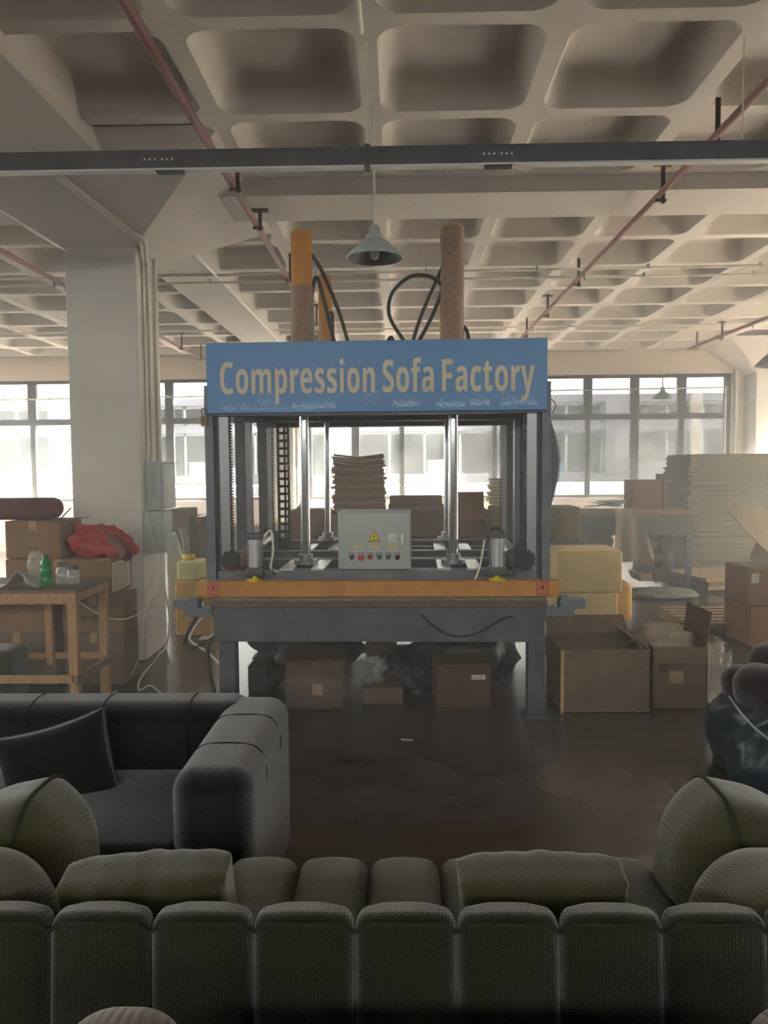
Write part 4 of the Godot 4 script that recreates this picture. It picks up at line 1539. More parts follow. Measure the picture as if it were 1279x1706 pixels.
func right_side() -> void:
	var st := mb()
	var o: MeshInstance3D
	foam_block("foam_block", "large dusty yellow foam block, the lower of two beside the press", 926, 1030, 988, 0.0, 6.5, 0.5, M.foam)
	foam_block("foam_block", "large dusty yellow foam block, the upper of two beside the press", 928, 1037, 918, at(975, 988, 6.5).y + 0.002, 6.48, 0.52, M.foam)
	foam_block("foam_block", "orange yellow rounded foam block peeping out behind the foam pair", 985, 1057, 969, 0.0, 7.05, 0.5, M.foam_old, 0.09)
	# cartons in front
	var x0 := px_x(935, 4.57)
	var x1 := px_x(1088, 4.57)
	var c := open_carton("open_carton", "large open brown carton on the floor beside the right press leg", Vector3((x0 + x1) / 2, 0, -4.79), Vector3(x1 - x0, 0.385, 0.44), M.card_dark, [[1, 0.16, 0.9], [3, 0.14, -1.0], [2, 0.1, 2.6]])
	st = mb()
	bx(st, Vector3(-(x1 - x0) / 2 + 0.012, 0.19, 0.222), Vector3(0.02, 0.38, 0.002))
	part("corner_tape", st, M.tape, c)
	var y0 := px_x(1090, 4.63)
	var y1 := px_x(1184, 4.63)
	c = open_carton("open_carton", "open carton with a raised flap and crumpled film beside the large open carton", Vector3((y0 + y1) / 2, 0, -4.83), Vector3(y1 - y0, 0.385, 0.4), M.card_dark, [[3, 0.21, 0.12], [0, 0.10, 2.9]])
	st = mb()
	bx(st, Vector3(-0.02, 0.2, 0.202), Vector3(0.085, 0.075, 0.002))
	part("square_label", st, M.card_pale, c)
	st = mb()
	bx(st, Vector3(-0.1, 0.27, 0.202), Vector3(0.05, 0.09, 0.002))
	part("red_print", st, M.maroon, c)
	st = mb()
	org = Vector3(px_x(1105, 4.8), 0.34, -4.8)
	lump(st, org + Vector3(0, 0.06, 0), Vector3(0.17, 0.09, 0.15), 0.5, 21, 1.6, Basis(), 22, 0.9)
	o = part("wrapping_paper", st, M.drape, self)
	o.position = org
	tag(o, "crumpled pale wrapping bulging out of the carton with the raised flap", "paper")
	st = mb()
	org = Vector3(px_x(1200, 4.72), 0, -4.72)
	lump(st, org + Vector3(0, 0.17, 0), Vector3(0.075, 0.2, 0.12), 0.7, 23, 1.8, Basis(), 24, 0.8, 0.0)
	o = part("plastic_film", st, M.clear_film, self)
	o.position = org
	tag(o, "clear shiny film bunched on the floor against the carton with the raised flap", "film")
	org = Vector3.ZERO
	# pallet of thin slats
	var pl := thing("pallet", "low grey wooden pallet of thin slats behind the cartons", "pallet", Vector3(px_x(1185, 7.0), 0, -7.0), -0.05)
	for k in 6:
		st = mb()
		bx(st, Vector3(0.05, 0.105, 0.36 - k * 0.145), Vector3(0.75, 0.02, 0.085))
		part("slat", st, M.old_wood, pl)
	for k in 3:
		st = mb()
		bx(st, Vector3(0.05 + (k - 1) * 0.33, 0.047, 0), Vector3(0.08, 0.094, 0.82))
		part("bearer", st, M.old_wood, pl)
	c = open_carton("open_carton", "battered brown carton lying behind the raised flap near the pallet", Vector3(px_x(1180, 5.75), 0, -5.75), Vector3(0.22, 0.17, 0.25), M.card, [[2, 0.12, 0.5]])
	# two stacked cartons at the right edge
	carton("carton", "brown carton below at the right edge, under a ragged one", 1250, 1360, 1013, 0.0, 6.2, 0.5, M.card, "")
	c = carton("carton", "ragged brown carton with white label on top of the stack at the right edge", 1246, 1352, 948, at(1265, 1013, 6.2).y + 0.004, 6.25, 0.45, M.card, "", false)
	st = mb()
	bx(st, Vector3(-0.20, 0.23, 0.227), Vector3(0.06, 0.08, 0.002))
	part("white_label", st, M.paper, c)
	st = mb()
	bar(st, Vector3(-0.1, 0.3, 0.1), Vector3(0.0, 0.42, 0.0), 0.25, 0.005, Vector3.BACK)
	part("torn_flap", st, M.card_dark, c)
	st = mb()
	org = Vector3(px_x(1262, 6.35), at(1265, 948, 6.25).y + 0.006, -6.4)
	lump(st, org + Vector3(0, 0.03, 0), Vector3(0.12, 0.04, 0.1), 0.7, 25, 2.0, Basis(), 18, 0.9, org.y)
	o = part("plastic_film", st, M.clear_film, self)
	o.position = org
	tag(o, "crumpled clear film lying on the ragged carton at the right edge", "film")
	org = Vector3.ZERO
	# leaning sheet
	st = mb()
	org = Vector3(px_x(1290, 8.1), 0, -8.1)
	var lean := PackedVector2Array([Vector2(-0.48, 1.02), Vector2(1.0, 1.06), Vector2(1.0, 0.0), Vector2(0.42, 0.0), Vector2(-0.36, 0.86)])
	prism(st, lean, -0.01, 0.01, Transform3D(Basis(Vector3.RIGHT, -0.16), org + Vector3(0, 0.005, 0.15)))
	o = part("cardboard_sheet", st, M.card_bleached, self)
	o.position = org
	tag(o, "large tan cardboard sheet leaning against the tall sheet stack", "cardboard")
	org = Vector3.ZERO
	# floor pallets of boards
	var bp := sheet_pile("board_pile", "low pile of tan boards lying on the floor before the tall sheet stack", "boards", Vector3(px_x(1205, 9.3), 0, -9.3), Vector3(1.0, 0.13, 0.85), 3, [M.card_pale, M.card_dark, M.card_pale], 0.02, 0.0, 41)
	bp.rotation.y = 0.25
	sheet_pile("board_pile", "second low pile of brown boards behind the tan boards", "boards", Vector3(px_x(1180, 10.6), 0, -10.6), Vector3(1.4, 0.16, 0.6), 3, [M.card, M.card_dark], 0.02, 0.0, 42)
	# tall stack of cardboard sheets
	var xs := px_x(1148, 9.8)
	sheet_pile("cardboard_stack", "very tall stack of flat grey brown cardboard sheets by the right window", "cardboard", Vector3(xs + 1.5, 0, -10.25), Vector3(3.0, 1.575, 0.9), 48, [M.card_grey], 0.035, 0.0, 43)
	# workbench with drape
	var wb := thing("packing_table", "long packing table with a grey green cover below the right window", "table", Vector3(3.0, 0, -9.0))
	org = wb.position
	st = mb()
	var bl := px_x(965, 9.0)
	var br := px_x(1158, 9.0)
	bx2(st, Vector3(bl, 0.90, -9.7), Vector3(br, 0.935, -9.0))
	part("tabletop", st, M.card_pale, wb)
	st = mb()
	bx2(st, Vector3(bl + 0.02, 0.66, -9.02), Vector3(br - 0.02, 0.90, -8.99))
	part("cover", st, M.bench_green, wb)
	for l in [[bl + 0.05, -9.05], [br - 0.05, -9.05], [bl + 0.05, -9.65], [br - 0.05, -9.65]]:
		st = mb()
		bx2(st, Vector3(l[0] - 0.03, 0, l[1] - 0.03), Vector3(l[0] + 0.03, 0.9, l[1] + 0.03))
		part("leg", st, M.frame_grey, wb)
	org = Vector3.ZERO
	st = mb()
	var g := []
	for i in 12:
		var row: Array[Vector3] = []
		for j in 9:
			var u := j / 8.0
			var v := i / 11.0
			var wide := lerpf(0.12, 0.24, v)
			var fold := 0.025 * sin(u * 14.0 + v * 2.0) * (0.3 + v)
			var y := lerpf(0.96, 0.34, clampf(v * 1.15 - 0.15, 0, 1)) + 0.05 * u * v
			row.append(Vector3(px_x(1046, 8.9) + lerpf(-wide, wide, u) + 0.08 * v, y, -9.12 + (0.2 * minf(v * 4.0, 1.0)) + fold))
		g.append(row)
	org = g[0][4]
	sheet(st, g, 0.006)
	o = part("draped_cloth", st, M.drape, self)
	o.position = org
	tag(o, "pale beige cloth hanging over the front of the packing table", "cloth")
	org = Vector3.ZERO
	for k in 5:
		st = mb()
		org = Vector3(px_x(985 + k * 11, 9.3), 0.937 + 0.012 * k, -9.35)
		var b := Basis(Vector3.UP, -0.5 + 0.4 * k) * Basis(Vector3.BACK, [0.25, 0.1, -0.2, -0.3, 0.15][k])
		bx(st, org + Vector3(0, 0.04, 0), Vector3(0.26, 0.006, 0.2), b)
		o = part("paper_sheet", st, M.paper, self)
		o.position = org
		tag(o, ["white sheet of paper at the left end of the loose heap on the packing table", "white sheet of paper, second from the left in the loose heap on the packing table", "white sheet of paper in the middle of the loose heap on the packing table", "white sheet of paper, second from the drape in the loose heap on the packing table", "white sheet of paper beside the drape in the loose heap on the packing table"][k], "paper", "loose papers on the packing table")
	org = Vector3.ZERO
	carton("carton", "upright tan carton on the packing table before the window", 1052, 1101, 800, 0.937, 9.3, 0.35, M.card, "", false)
	carton("carton", "narrow brown carton squeezed between the tan carton and the sheet stack", 1104, 1111, 790, 0.937, 9.35, 0.3, M.card_dark, "", false)
	for q in [[976, 1012, 880, M.card, "brown sheets stacked on the floor under the packing table, beside the drape"], [1066, 1086, 870, M.card_pale, "tan boards standing under the packing table, right of the drape"], [1090, 1112, 885, M.card_dark, "dark cartons standing under the packing table against the sheet stack"]]:
		var h := at(1040, q[2], 9.3).y
		sheet_pile("flat_stack", q[4], "cardboard", Vector3((px_x(q[0], 9.3) + px_x(q[1], 9.3)) / 2, 0, -9.32), Vector3(px_x(q[1], 9.3) - px_x(q[0], 9.3), h, 0.4), 8, [q[3], M.card_grey], 0.03, 0.0, 50 + int(q[0]))
	st = mb()
	org = Vector3(px_x(1095, 8.7), 0, -8.6)
	lump(st, org + Vector3(0, 0.03, 0), Vector3(0.40, 0.07, 0.22), 0.3, 27, 1.8, Basis(), 22, 0.9, 0.004)
	o = part("plastic_sheet", st, M.bench_green, self)
	o.position = org
	tag(o, "crumpled grey green sheet lying on the floor before the packing table", "sheet")
	org = Vector3.ZERO
	# grey green machine box behind the press on the right
	var mc := thing("metal_cabinet", "long grey green metal cabinet standing behind the right upright", "cabinet", Vector3(px_x(893, 7.4), 0, -7.6))
	org = mc.position
	st = mb()
	var ml := px_x(822, 7.4)
	var mr := px_x(968, 7.4)
	rbox(st, Vector3((ml + mr) / 2, 0.92, -7.65), Vector3(mr - ml, 0.32, 0.45), 0.008, 1)
	part("cabinet_body", st, M.card_grey, mc)
	st = mb()
	bx2(st, Vector3(ml, 0.6, -7.8), Vector3(mr + 0.03, 0.76, -7.42))
	part("lower_band", st, M.frame_grey, mc)
	st = mb()
	bx2(st, Vector3(mr - 0.35, 0.35, -7.42), Vector3(mr - 0.06, 0.62, -7.40))
	part("front_panel", st, M.card_grey, mc)
	for x in [ml + 0.05, mr - 0.02]:
		st = mb()
		bx2(st, Vector3(x - 0.04, 0, -7.8), Vector3(x + 0.04, 0.6, -7.43))
		part("leg", st, M.frame_grey, mc)
	org = Vector3.ZERO

func behind_press() -> void:
	# low table behind the press with goods
	var t := thing("packing_table", "dark low packing table standing behind the press", "table", Vector3(px_x(640, 8.3), 0, -8.5))
	org = t.position
	var a := px_x(500, 8.0)
	var b := px_x(815, 8.0)
	var st := mb()
	bx2(st, Vector3(a, 0.68, -9.0), Vector3(b, 0.72, -8.0))
	part("tabletop", st, M.brown_board, t)
	st = mb()
	bx2(st, Vector3(a, 0.60, -8.05), Vector3(b, 0.68, -8.0))
	part("apron", st, M.frame_dark, t)
	for l in [[a + 0.05, -8.06], [b - 0.05, -8.06], [a + 0.05, -8.94], [b - 0.05, -8.94]]:
		st = mb()
		bx2(st, Vector3(l[0] - 0.03, 0, l[1] - 0.03), Vector3(l[0] + 0.03, 0.68, l[1] + 0.03))
		part("leg", st, M.frame_dark, t)
	org = Vector3.ZERO
	var x0 := px_x(556, 8.3)
	var x1 := px_x(640, 8.3)
	var c := carton_at("carton", "dark brown carton under the tall pile of sagging sheets", Vector3((x0 + x1) / 2, 0.722, -8.45), Vector3(x1 - x0 + 0.1, 0.27, 0.6), M.card_dark, "", false)
	sheet_pile("cardboard_stack", "tall pile of sagging brown cardboard sheets seen inside the press frame", "cardboard", Vector3((x0 + x1) / 2, 1.0, -8.45), Vector3(x1 - x0, 0.57, 0.5), 26, [M.card, M.card_dark, M.card, M.card_pale], 0.018, 0.035, 61)
	x0 = px_x(646, 8.2)
	x1 = px_x(742, 8.2)
	c = open_carton("open_carton", "wide dark brown carton with pale open flaps right of the sagging pile", Vector3((x0 + x1) / 2, 0.722, -8.45), Vector3(x1 - x0, 0.34, 0.5), M.card_dark, [[0, 0.08, 2.3], [1, 0.12, 0.7]])
	x0 = px_x(484, 8.3)
	x1 = px_x(548, 8.3)
	c = carton_at("carton", "dark brown carton left of the sagging pile behind the chrome rods", Vector3((x0 + x1) / 2, 0.722, -8.4), Vector3(x1 - x0, 0.30, 0.5), M.card_dark, "", false)
	# orange carton with sideways writing
	x0 = px_x(757, 7.6)
	x1 = px_x(814, 7.6)
	var lo := at(785, 893, 7.6).y
	c = open_carton("open_carton", "orange brown carton with sideways writing beside the right chrome rod", Vector3((x0 + x1) / 2, lo, -7.8), Vector3(x1 - x0, at(785, 850, 7.6).y - lo, 0.4), M.card, [[1, 0.17, 0.0], [0, 0.10, 2.7]])
	var w := text("soffie", 0, 0.165, 0, 0.05, M.ink)
	w.name = "lettering"
	w.transform = Transform3D(Basis(Vector3.BACK, -PI / 2), Vector3(0.085, 0.19, 0.203)) * w.transform
	c.add_child(w)
	var sp := thing("stand", "dark steel stand carrying the orange carton behind the press", "stand", Vector3((x0 + x1) / 2, 0, -7.8))
	st = mb()
	bx2(st, Vector3(-0.22, lo - 0.035, -0.2), Vector3(0.22, lo - 0.003, 0.2))
	part("top", st, M.frame_dark, sp)
	for q in [[-1, -1], [1, -1], [-1, 1], [1, 1]]:
		st = mb()
		bx2(st, Vector3(q[0] * 0.19 - 0.02, 0, q[1] * 0.17 - 0.02), Vector3(q[0] * 0.19 + 0.02, lo - 0.035, q[1] * 0.17 + 0.02))
		part("leg", st, M.frame_dark, sp)
	sheet_pile("fabric_pile", "leaning pile of folded cream fabric on the grey green cabinet", "fabric", Vector3(px_x(830, 7.55), 1.083, -7.6), Vector3(0.15, 0.26, 0.25), 14, [M.cream, M.drape], 0.02, 0.0, 63)
	carton("carton", "dark carton on the cabinet beside the folded cream fabric", 843, 864, 805, 1.083, 7.65, 0.3, M.card_dark, "", false)
	# along the far wall, left of the press: a shelf bench with tape rolls
	var sb := thing("shelf_bench", "long dark bench with tape rolls along the far wall", "bench", Vector3(px_x(420, 12.5), 0, -12.6))
	org = sb.position
	a = px_x(290, 12.3)
	b = px_x(500, 12.3)
	st = mb()
	bx2(st, Vector3(a, 0.52, -13.0), Vector3(b, 0.56, -12.3))
	part("bench_top", st, M.card_pale, sb)
	for k in 4:
		st = mb()
		var x := lerpf(a + 0.05, b - 0.05, k / 3.0)
		bx2(st, Vector3(x - 0.03, 0, -12.95), Vector3(x + 0.03, 0.52, -12.35))
		part("leg", st, M.frame_dark, sb)
	st = mb()
	bx2(st, Vector3(a, 0.1, -12.9), Vector3(b, 0.5, -12.45))
	part("dark_panel", st, M.card_dark, sb)
	org = Vector3.ZERO
	var k := 0
	for x in [373, 383, 452, 459]:
		var tr := thing("tape_roll", ["yellow tape roll, first from the column, on the far bench", "yellow tape roll, second from the column, on the far bench", "yellow tape roll left of the pair by the cable chain on the far bench", "yellow tape roll nearest the cable chain on the far bench"][k], "tape", Vector3(px_x(x, 12.5), 0.561, -12.5), 0.0, "tape rolls on the far bench")
		st = mb()
		lathe(st, Vector3.ZERO, [Vector2(0.045, 0.0), Vector2(0.07, 0.0), Vector2(0.07, 0.06), Vector2(0.045, 0.06), Vector2(0.045, 0.0)], 16)
		part("roll", st, M.sticker_yellow, tr)
		k += 1
	# strapping machine shapes between the rods
	var sm := thing("strapping_machine", "small green grey machine on the far side of the press by the wall pillar", "machine", Vector3(px_x(492, 9.6), 0, -9.7))
	org = sm.position
	st = mb()
	rbox(st, org + Vector3(0, 0.4, 0), Vector3(0.34, 0.8, 0.3), 0.02, 2)
	part("body", st, M.bench_green, sm)
	st = mb()
	bar(st, org + Vector3(-0.05, 0.8, 0), org + Vector3(0.1, 1.05, 0), 0.12, 0.08)
	part("arm", st, M.frame_dark, sm)
	st = mb()
	cyl(st, org + Vector3(-0.1, 0.8, 0), org + Vector3(-0.1, 1.0, 0), 0.02, -1, 10)
	part("post", st, M.frame_dark, sm)
	org = Vector3.ZERO

func under_press() -> void:  # darker card on these cartons paints in the shade below the bed
	var c := carton_at("carton", "tan carton half wrapped in shiny film under the left of the press", Vector3((px_x(468, 4.65) + px_x(568, 4.65)) / 2, 0, -4.8), Vector3(0.36, 0.30, 0.28), M.card_shaded, "", false)
	var st := mb()
	bx(st, Vector3(0.02, 0.12, 0.1425), Vector3(0.065, 0.07, 0.002))
	part("square_label", st, M.card_pale, c)
	st = mb()
	lump(st, Vector3(0.0, 0.09, 0.0), Vector3(0.205, 0.11, 0.17), 0.2, 31, 2.5, Basis(), 24, 0.35, 0.002)
	part("film_wrap", st, M.thin_film, c)
	c = carton_at("carton", "plain tan carton with a white label under the right of the press", Vector3((px_x(722, 4.66) + px_x(817, 4.66)) / 2, 0, -4.82), Vector3(0.335, 0.27, 0.3), M.card_shaded, "", false, 0.06)
	st = mb()
	bx(st, Vector3(0.09, 0.19, 0.1515), Vector3(0.085, 0.028, 0.002))
	var l := part("white_label", st, M.paper, c)
	st = mb()
	for k in 2:
		bx(st, Vector3(0.09, 0.184 + 0.011 * k, 0.153), Vector3(0.07, 0.003, 0.001))
	part("print", st, M.ink, l)
	c = carton_at("carton", "low pale grey carton between the tan cartons under the press", Vector3((px_x(600, 4.75) + px_x(668, 4.75)) / 2, 0, -4.88), Vector3(0.25, 0.1, 0.25), M.card_dark, "", false)
	carton_at("carton", "small tan carton standing deep under the middle of the press", Vector3(px_x(632, 5.4), 0, -5.5), Vector3(0.22, 0.42, 0.25), M.card_dark, "", false)
	var o: MeshInstance3D
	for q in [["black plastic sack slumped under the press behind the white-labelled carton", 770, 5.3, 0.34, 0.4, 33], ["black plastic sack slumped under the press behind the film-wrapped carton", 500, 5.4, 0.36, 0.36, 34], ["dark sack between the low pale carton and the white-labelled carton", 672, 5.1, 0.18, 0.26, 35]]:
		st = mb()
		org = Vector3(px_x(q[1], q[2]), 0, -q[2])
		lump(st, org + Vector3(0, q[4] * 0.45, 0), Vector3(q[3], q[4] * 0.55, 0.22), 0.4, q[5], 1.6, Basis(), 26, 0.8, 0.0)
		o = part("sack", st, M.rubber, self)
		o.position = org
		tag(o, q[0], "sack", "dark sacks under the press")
	org = Vector3(px_x(610, 4.9), 0.102, -4.9)
	st = mb()
	lump(st, org + Vector3(0.0, 0.07, 0), Vector3(0.1, 0.08, 0.08), 0.8, 36, 2.2, Basis(), 22, 0.9, org.y)
	o = part("plastic_film", st, M.clear_film, self)
	o.position = org
	tag(o, "crumpled film on the low pale carton under the press", "film")
	# litter on the open floor
	org = aty(590, 1266, 0.0)
	st = mb()
	lump(st, org + Vector3(0, 0.008, 0), Vector3(0.10, 0.016, 0.025), 0.7, 37, 2.5, Basis(Vector3.UP, -0.05), 22, 0.9, 0.0)
	o = part("rag", st, M.rag, self)
	o.position = org
	tag(o, "thin black rag lying on the open floor before the press", "rag")
	org = aty(678, 1233, 0.0)
	st = mb()
	bar(st, org + Vector3(-0.033, 0.003, -0.006), org + Vector3(0.033, 0.003, 0.01), 0.008, 0.004)
	o = part("paper_strip", st, M.paper, self)
	o.position = org
	tag(o, "short white strip lying on the open floor before the press", "paper")
	org = Vector3.ZERO

# ---------------------------------------------------------------- sofas
func panel(st: SurfaceTool, c: Vector3, s: Vector3, r: float, kind := 2, b := Basis()) -> void:
	rbox(st, c, s, r, 4, b, kind, 4)

func pillow(called: String, label: String, m: Material, c: Vector3, s: Vector3, b: Basis, group := "") -> void:
	var t := thing(called, label, "cushion", c, 0.0, group)
	var st := mb()
	rbox(st, Vector3.ZERO, s, 0.012, 2, b, 7 if m == M.green_cloth else 1, 20)
	part("cover", st, m, t)
	if m == M.green_cloth:
		return
	st = mb()
	var loop := []
	for i in 41:
		var a := TAU * i / 40.0
		var u := Vector2(cos(a), sin(a))
		var k := 1.0 / maxf(absf(u.x), absf(u.y))
		u *= k
		loop.append(b * Vector3(u.x * s.x / 2 * (1.0 - 0.07 * (1.0 - u.y * u.y)), u.y * s.y / 2 * (1.0 - 0.10 * (1.0 - u.x * u.x)), 0))
	tube(st, loop, 0.0045, 6, false)
	part("piping", st, m, t)

func green_sofa() -> void:
	var t := thing("sofa", "olive green channel-tufted sofa seen from behind, nearest the camera", "sofa", Vector3(-0.06, 0, -1.62))
	org = t.position
	var st := mb()
	# back: one padded channel beside the other, each with its seam
	var yb := at(640, 1510, 1.35).y
	var bx0 := at(590, 1530, 1.33).x
	var w := (at(1110, 1530, 1.33).x - at(85, 1530, 1.33).x) / 6.0
	for k in range(-5, 5):
		var cx := bx0 + w * (k + 0.5)
		st = mb()
		rbox(st, Vector3(cx, 0.042 + (yb - 0.062) / 2, -1.315), Vector3(w - 0.0005, yb - 0.062, 0.046), 0.02, 4, Basis(Vector3.RIGHT, -0.10), 3, 4)
		var s := part("back_channel", st, M.green_cloth_shaded, t)
		st = mb()
		var pts := []
		for i in 11:
			var u := i / 10.0 * 2 - 1
			pts.append(Vector3(cx + u * (w - 0.006) / 2, yb - 0.033 + 0.024 * sqrt(maxf(0.0, 1.0 - pow(absf(u), 3.0))), -1.325 + 0.018 * (1.0 - u * u)))
		tube(st, pts, 0.0045, 6, false)
		part("seam", st, M.green_seam, s)
	st = mb()
	bx2(st, Vector3(-0.98, 0.1, -1.395), Vector3(0.84, yb - 0.09, -1.372))
	part("back_frame", st, M.green_cloth_shaded, t)
	var ys := at(640, 1449, 1.86).y
	var sx0 := at(615, 1475, 1.9).x
	var sw := (at(732, 1475, 1.9).x - at(498, 1475, 1.9).x) / 2.0
	for k in range(-5, 5):
		var cx := sx0 + sw * (k + 0.5)
		if cx < -0.80 or cx > 0.66:
			continue
		st = mb()
		rbox(st, Vector3(cx, ys - 0.157, -1.66), Vector3(sw - 0.003, 0.30, 0.54), 0.03, 4, Basis(), 6, 4)
		part("seat_channel", st, M.green_cloth, t)
	st = mb()
	bx2(st, Vector3(-0.95, 0.06, -1.86), Vector3(0.80, 0.2, -1.39))
	part("base", st, M.green_cloth_shaded, t)
	for s in [-1.0, 1.0]:
		for q in [[-1.80, 0.0, 0.0, 0.33], [-1.475, -0.05, -0.01, 0.33]]:
			st = mb()
			var cx: float = (-0.93 if s < 0 else 0.80) + s * q[1]
			var top: float = at(1160, 1294, 1.80).y + q[2]
			rbox(st, Vector3(cx, 0.06 + (top - 0.105) / 2, q[0]), Vector3(0.30, top - 0.105, q[3]), 0.13, 6, Basis(), (5 if s < 0 else 4) if q[1] == 0.0 else 8, 5)
			var a := part("arm_panel", st, M.green_cloth, t)
			if q[1] != 0.0:
				continue
			st = mb()
			var pts := []
			for i in 13:
				var u := i / 12.0 * 2 - 1
				var zz: float = u * (q[3] / 2 - 0.008)
				var over := maxf(0.0, absf(zz) - 0.035)
				pts.append(Vector3(cx - s * 0.06, top - 0.152 + sqrt(maxf(0.0, 0.0169 - over * over)), q[0] + zz))
			tube(st, pts, 0.005, 6, false)
			part("seam", st, M.green_seam, a)
	for l in [[-0.88, -1.42], [0.75, -1.42], [-0.88, -1.82], [0.75, -1.82]]:
		st = mb()
		cyl(st, Vector3(l[0], 0, l[1]), Vector3(l[0], 0.07, l[1]), 0.018, 0.024, 12)
		part("foot", st, M.black, t)
	org = Vector3.ZERO
	pillow("throw_pillow", "olive green throw pillow on the left half of the green sofa", M.green_cloth, at(258, 1530, 1.52), Vector3(0.345, 0.25, 0.16), Basis(Vector3.BACK, 0.07) * Basis(Vector3.RIGHT, 0.25), "throw pillows on the green sofa")
	pillow("throw_pillow", "olive green throw pillow on the right half of the green sofa", M.green_cloth, at(896, 1532, 1.52), Vector3(0.335, 0.25, 0.16), Basis(Vector3.BACK, 0.0) * Basis(Vector3.RIGHT, 0.25), "throw pillows on the green sofa")

func grey_sofa() -> void:
	var t := thing("sofa", "charcoal grey sofa facing the camera on the left before the press", "sofa", Vector3(-1.5, 0, -2.55))
	org = t.position
	var st := mb()
	rbox(st, Vector3(-0.55, 0.318, -2.53), Vector3(0.245, 0.61, 0.80), 0.075, 5, Basis(), 0, 3)
	var a := part("armrest", st, M.grey_cloth, t)
	for z in [-2.38, -2.66]:
		st = mb()
		tube(st, [Vector3(-0.428, 0.5, z), Vector3(-0.4285, 0.55, z), Vector3(-0.45, 0.603, z), Vector3(-0.50, 0.6225, z), Vector3(-0.60, 0.6225, z), Vector3(-0.65, 0.603, z), Vector3(-0.672, 0.55, z)], 0.0025, 6)
		part("seam", st, M.seam, a)
	st = mb()
	rbox(st, Vector3(-2.62, 0.325, -2.53), Vector3(0.245, 0.61, 0.80), 0.075, 5, Basis(), 0, 3)
	part("armrest", st, M.grey_cloth, t)
	st = mb()
	rbox(st, Vector3(-1.60, 0.318, -2.85), Vector3(2.06, 0.625, 0.22), 0.075, 5, Basis(), 0, 3)
	var bk := part("backrest", st, M.grey_cloth, t)
	for x in [-0.78, -1.10, -1.37, -1.64, -1.9]:
		st = mb()
		tube(st, [Vector3(x, 0.4, -2.737), Vector3(x, 0.56, -2.738), Vector3(x, 0.608, -2.755), Vector3(x, 0.6315, -2.81), Vector3(x, 0.6315, -2.89), Vector3(x, 0.603, -2.945)], 0.0025, 6)
		part("seam", st, M.seam, bk)
	for k in 2:
		st = mb()
		rbox(st, Vector3(-1.10 - k * 0.94, 0.31, -2.45), Vector3(0.93, 0.18, 0.62), 0.05, 4, Basis(), 0, 3)
		part("seat_cushion", st, M.grey_cloth, t)
	st = mb()
	bx2(st, Vector3(-2.5, 0.03, -2.85), Vector3(-0.64, 0.22, -2.17))
	part("base", st, M.grey_cloth, t)
	for l in [[-0.52, -2.2], [-2.6, -2.2], [-0.52, -2.85], [-2.6, -2.85]]:
		st = mb()
		bx2(st, Vector3(l[0] - 0.03, 0, l[1] - 0.03), Vector3(l[0] + 0.03, 0.03, l[1] + 0.03))
		part("foot", st, M.black, t)
	org = Vector3.ZERO
	pillow("throw_pillow", "dark grey throw pillow leaning on the back of the grey sofa", M.grey_cushion, at(100, 1290, 2.57), Vector3(0.37, 0.36, 0.15), Basis(Vector3.UP, 0.35) * Basis(Vector3.BACK, 0.2) * Basis(Vector3.RIGHT, -0.3))

func tan_chair() -> void:
	var t := thing("armchair", "tan corduroy armchair whose rounded arm tops peep in at the bottom edge", "armchair", Vector3(0.085, 0, -0.95))
	org = t.position
	var st := mb()
	for q in [[-0.39, 0.745, 0.19], [0.575, 0.755, 0.22]]:
		st = mb()
		rbox(st, Vector3(q[0], q[1] / 2 + 0.02, -0.93), Vector3(q[2], q[1] - 0.04, 0.30), 0.08, 5, Basis(), 0, 3)
		part("armrest", st, M.tan_cloth, t)
	st = mb()
	rbox(st, Vector3(0.09, 0.33, -1.08), Vector3(0.78, 0.60, 0.12), 0.05, 4, Basis(), 0, 3)
	part("backrest", st, M.tan_cloth, t)
	st = mb()
	rbox(st, Vector3(0.09, 0.24, -0.87), Vector3(0.78, 0.24, 0.34), 0.06, 4, Basis(), 0, 3)
	part("seat", st, M.tan_cloth, t)
	for l in [[-0.39, -0.83], [0.57, -0.83], [-0.39, -1.03], [0.57, -1.03]]:
		st = mb()
		cyl(st, Vector3(l[0], 0, l[1]), Vector3(l[0], 0.05, l[1]), 0.02, -1, 10)
		part("foot", st, M.black, t)
	org = Vector3.ZERO

func sack_right() -> void:
	var c := Vector3(px_x(1312, 3.65), 0, -3.65)
	org = c
	var st := mb()
	lump(st, c + Vector3(0.02, 0.17, 0), Vector3(0.31, 0.25, 0.32), 0.22, 81, 1.4, Basis(Vector3.BACK, -0.12), 32, 0.7, 0.0)
	var o := part("sack", st, M.navy, self)
	o.position = c
	tag(o, "big dark navy plastic sack full of plum bolsters at the right edge", "sack")
	st = mb()
	tube(st, [at(1214, 1160, 3.45), at(1232, 1185, 3.36), at(1256, 1212, 3.32), at(1290, 1240, 3.30)], 0.005, 6)
	part("welded_edge", st, M.galv, o)
	org = Vector3.ZERO
	var k := 0
	for q in [[1236, 1140, 3.72, 0.10, "plum round bolster poking from the sack, nearest the floor film"], [1268, 1150, 3.6, 0.13, "plum round bolster in front in the navy sack, right at the edge"], [1285, 1108, 3.85, 0.115, "plum round bolster highest in the navy sack at the right edge"]]:
		var p := at(q[0], q[1], q[2])
		var t := thing("bolster", q[4], "cushion", p, 0.0, "plum bolsters in the navy sack")
		st = mb()
		rbox(st, Vector3.ZERO, Vector3(q[3] * 1.7, q[3] * 1.9, q[3] * 1.9), q[3] * 0.8, 5, Basis(Vector3.UP, 0.6) * Basis(Vector3.BACK, 0.3), 0, 2)
		part("cover", st, M.plum, t)
		k += 1

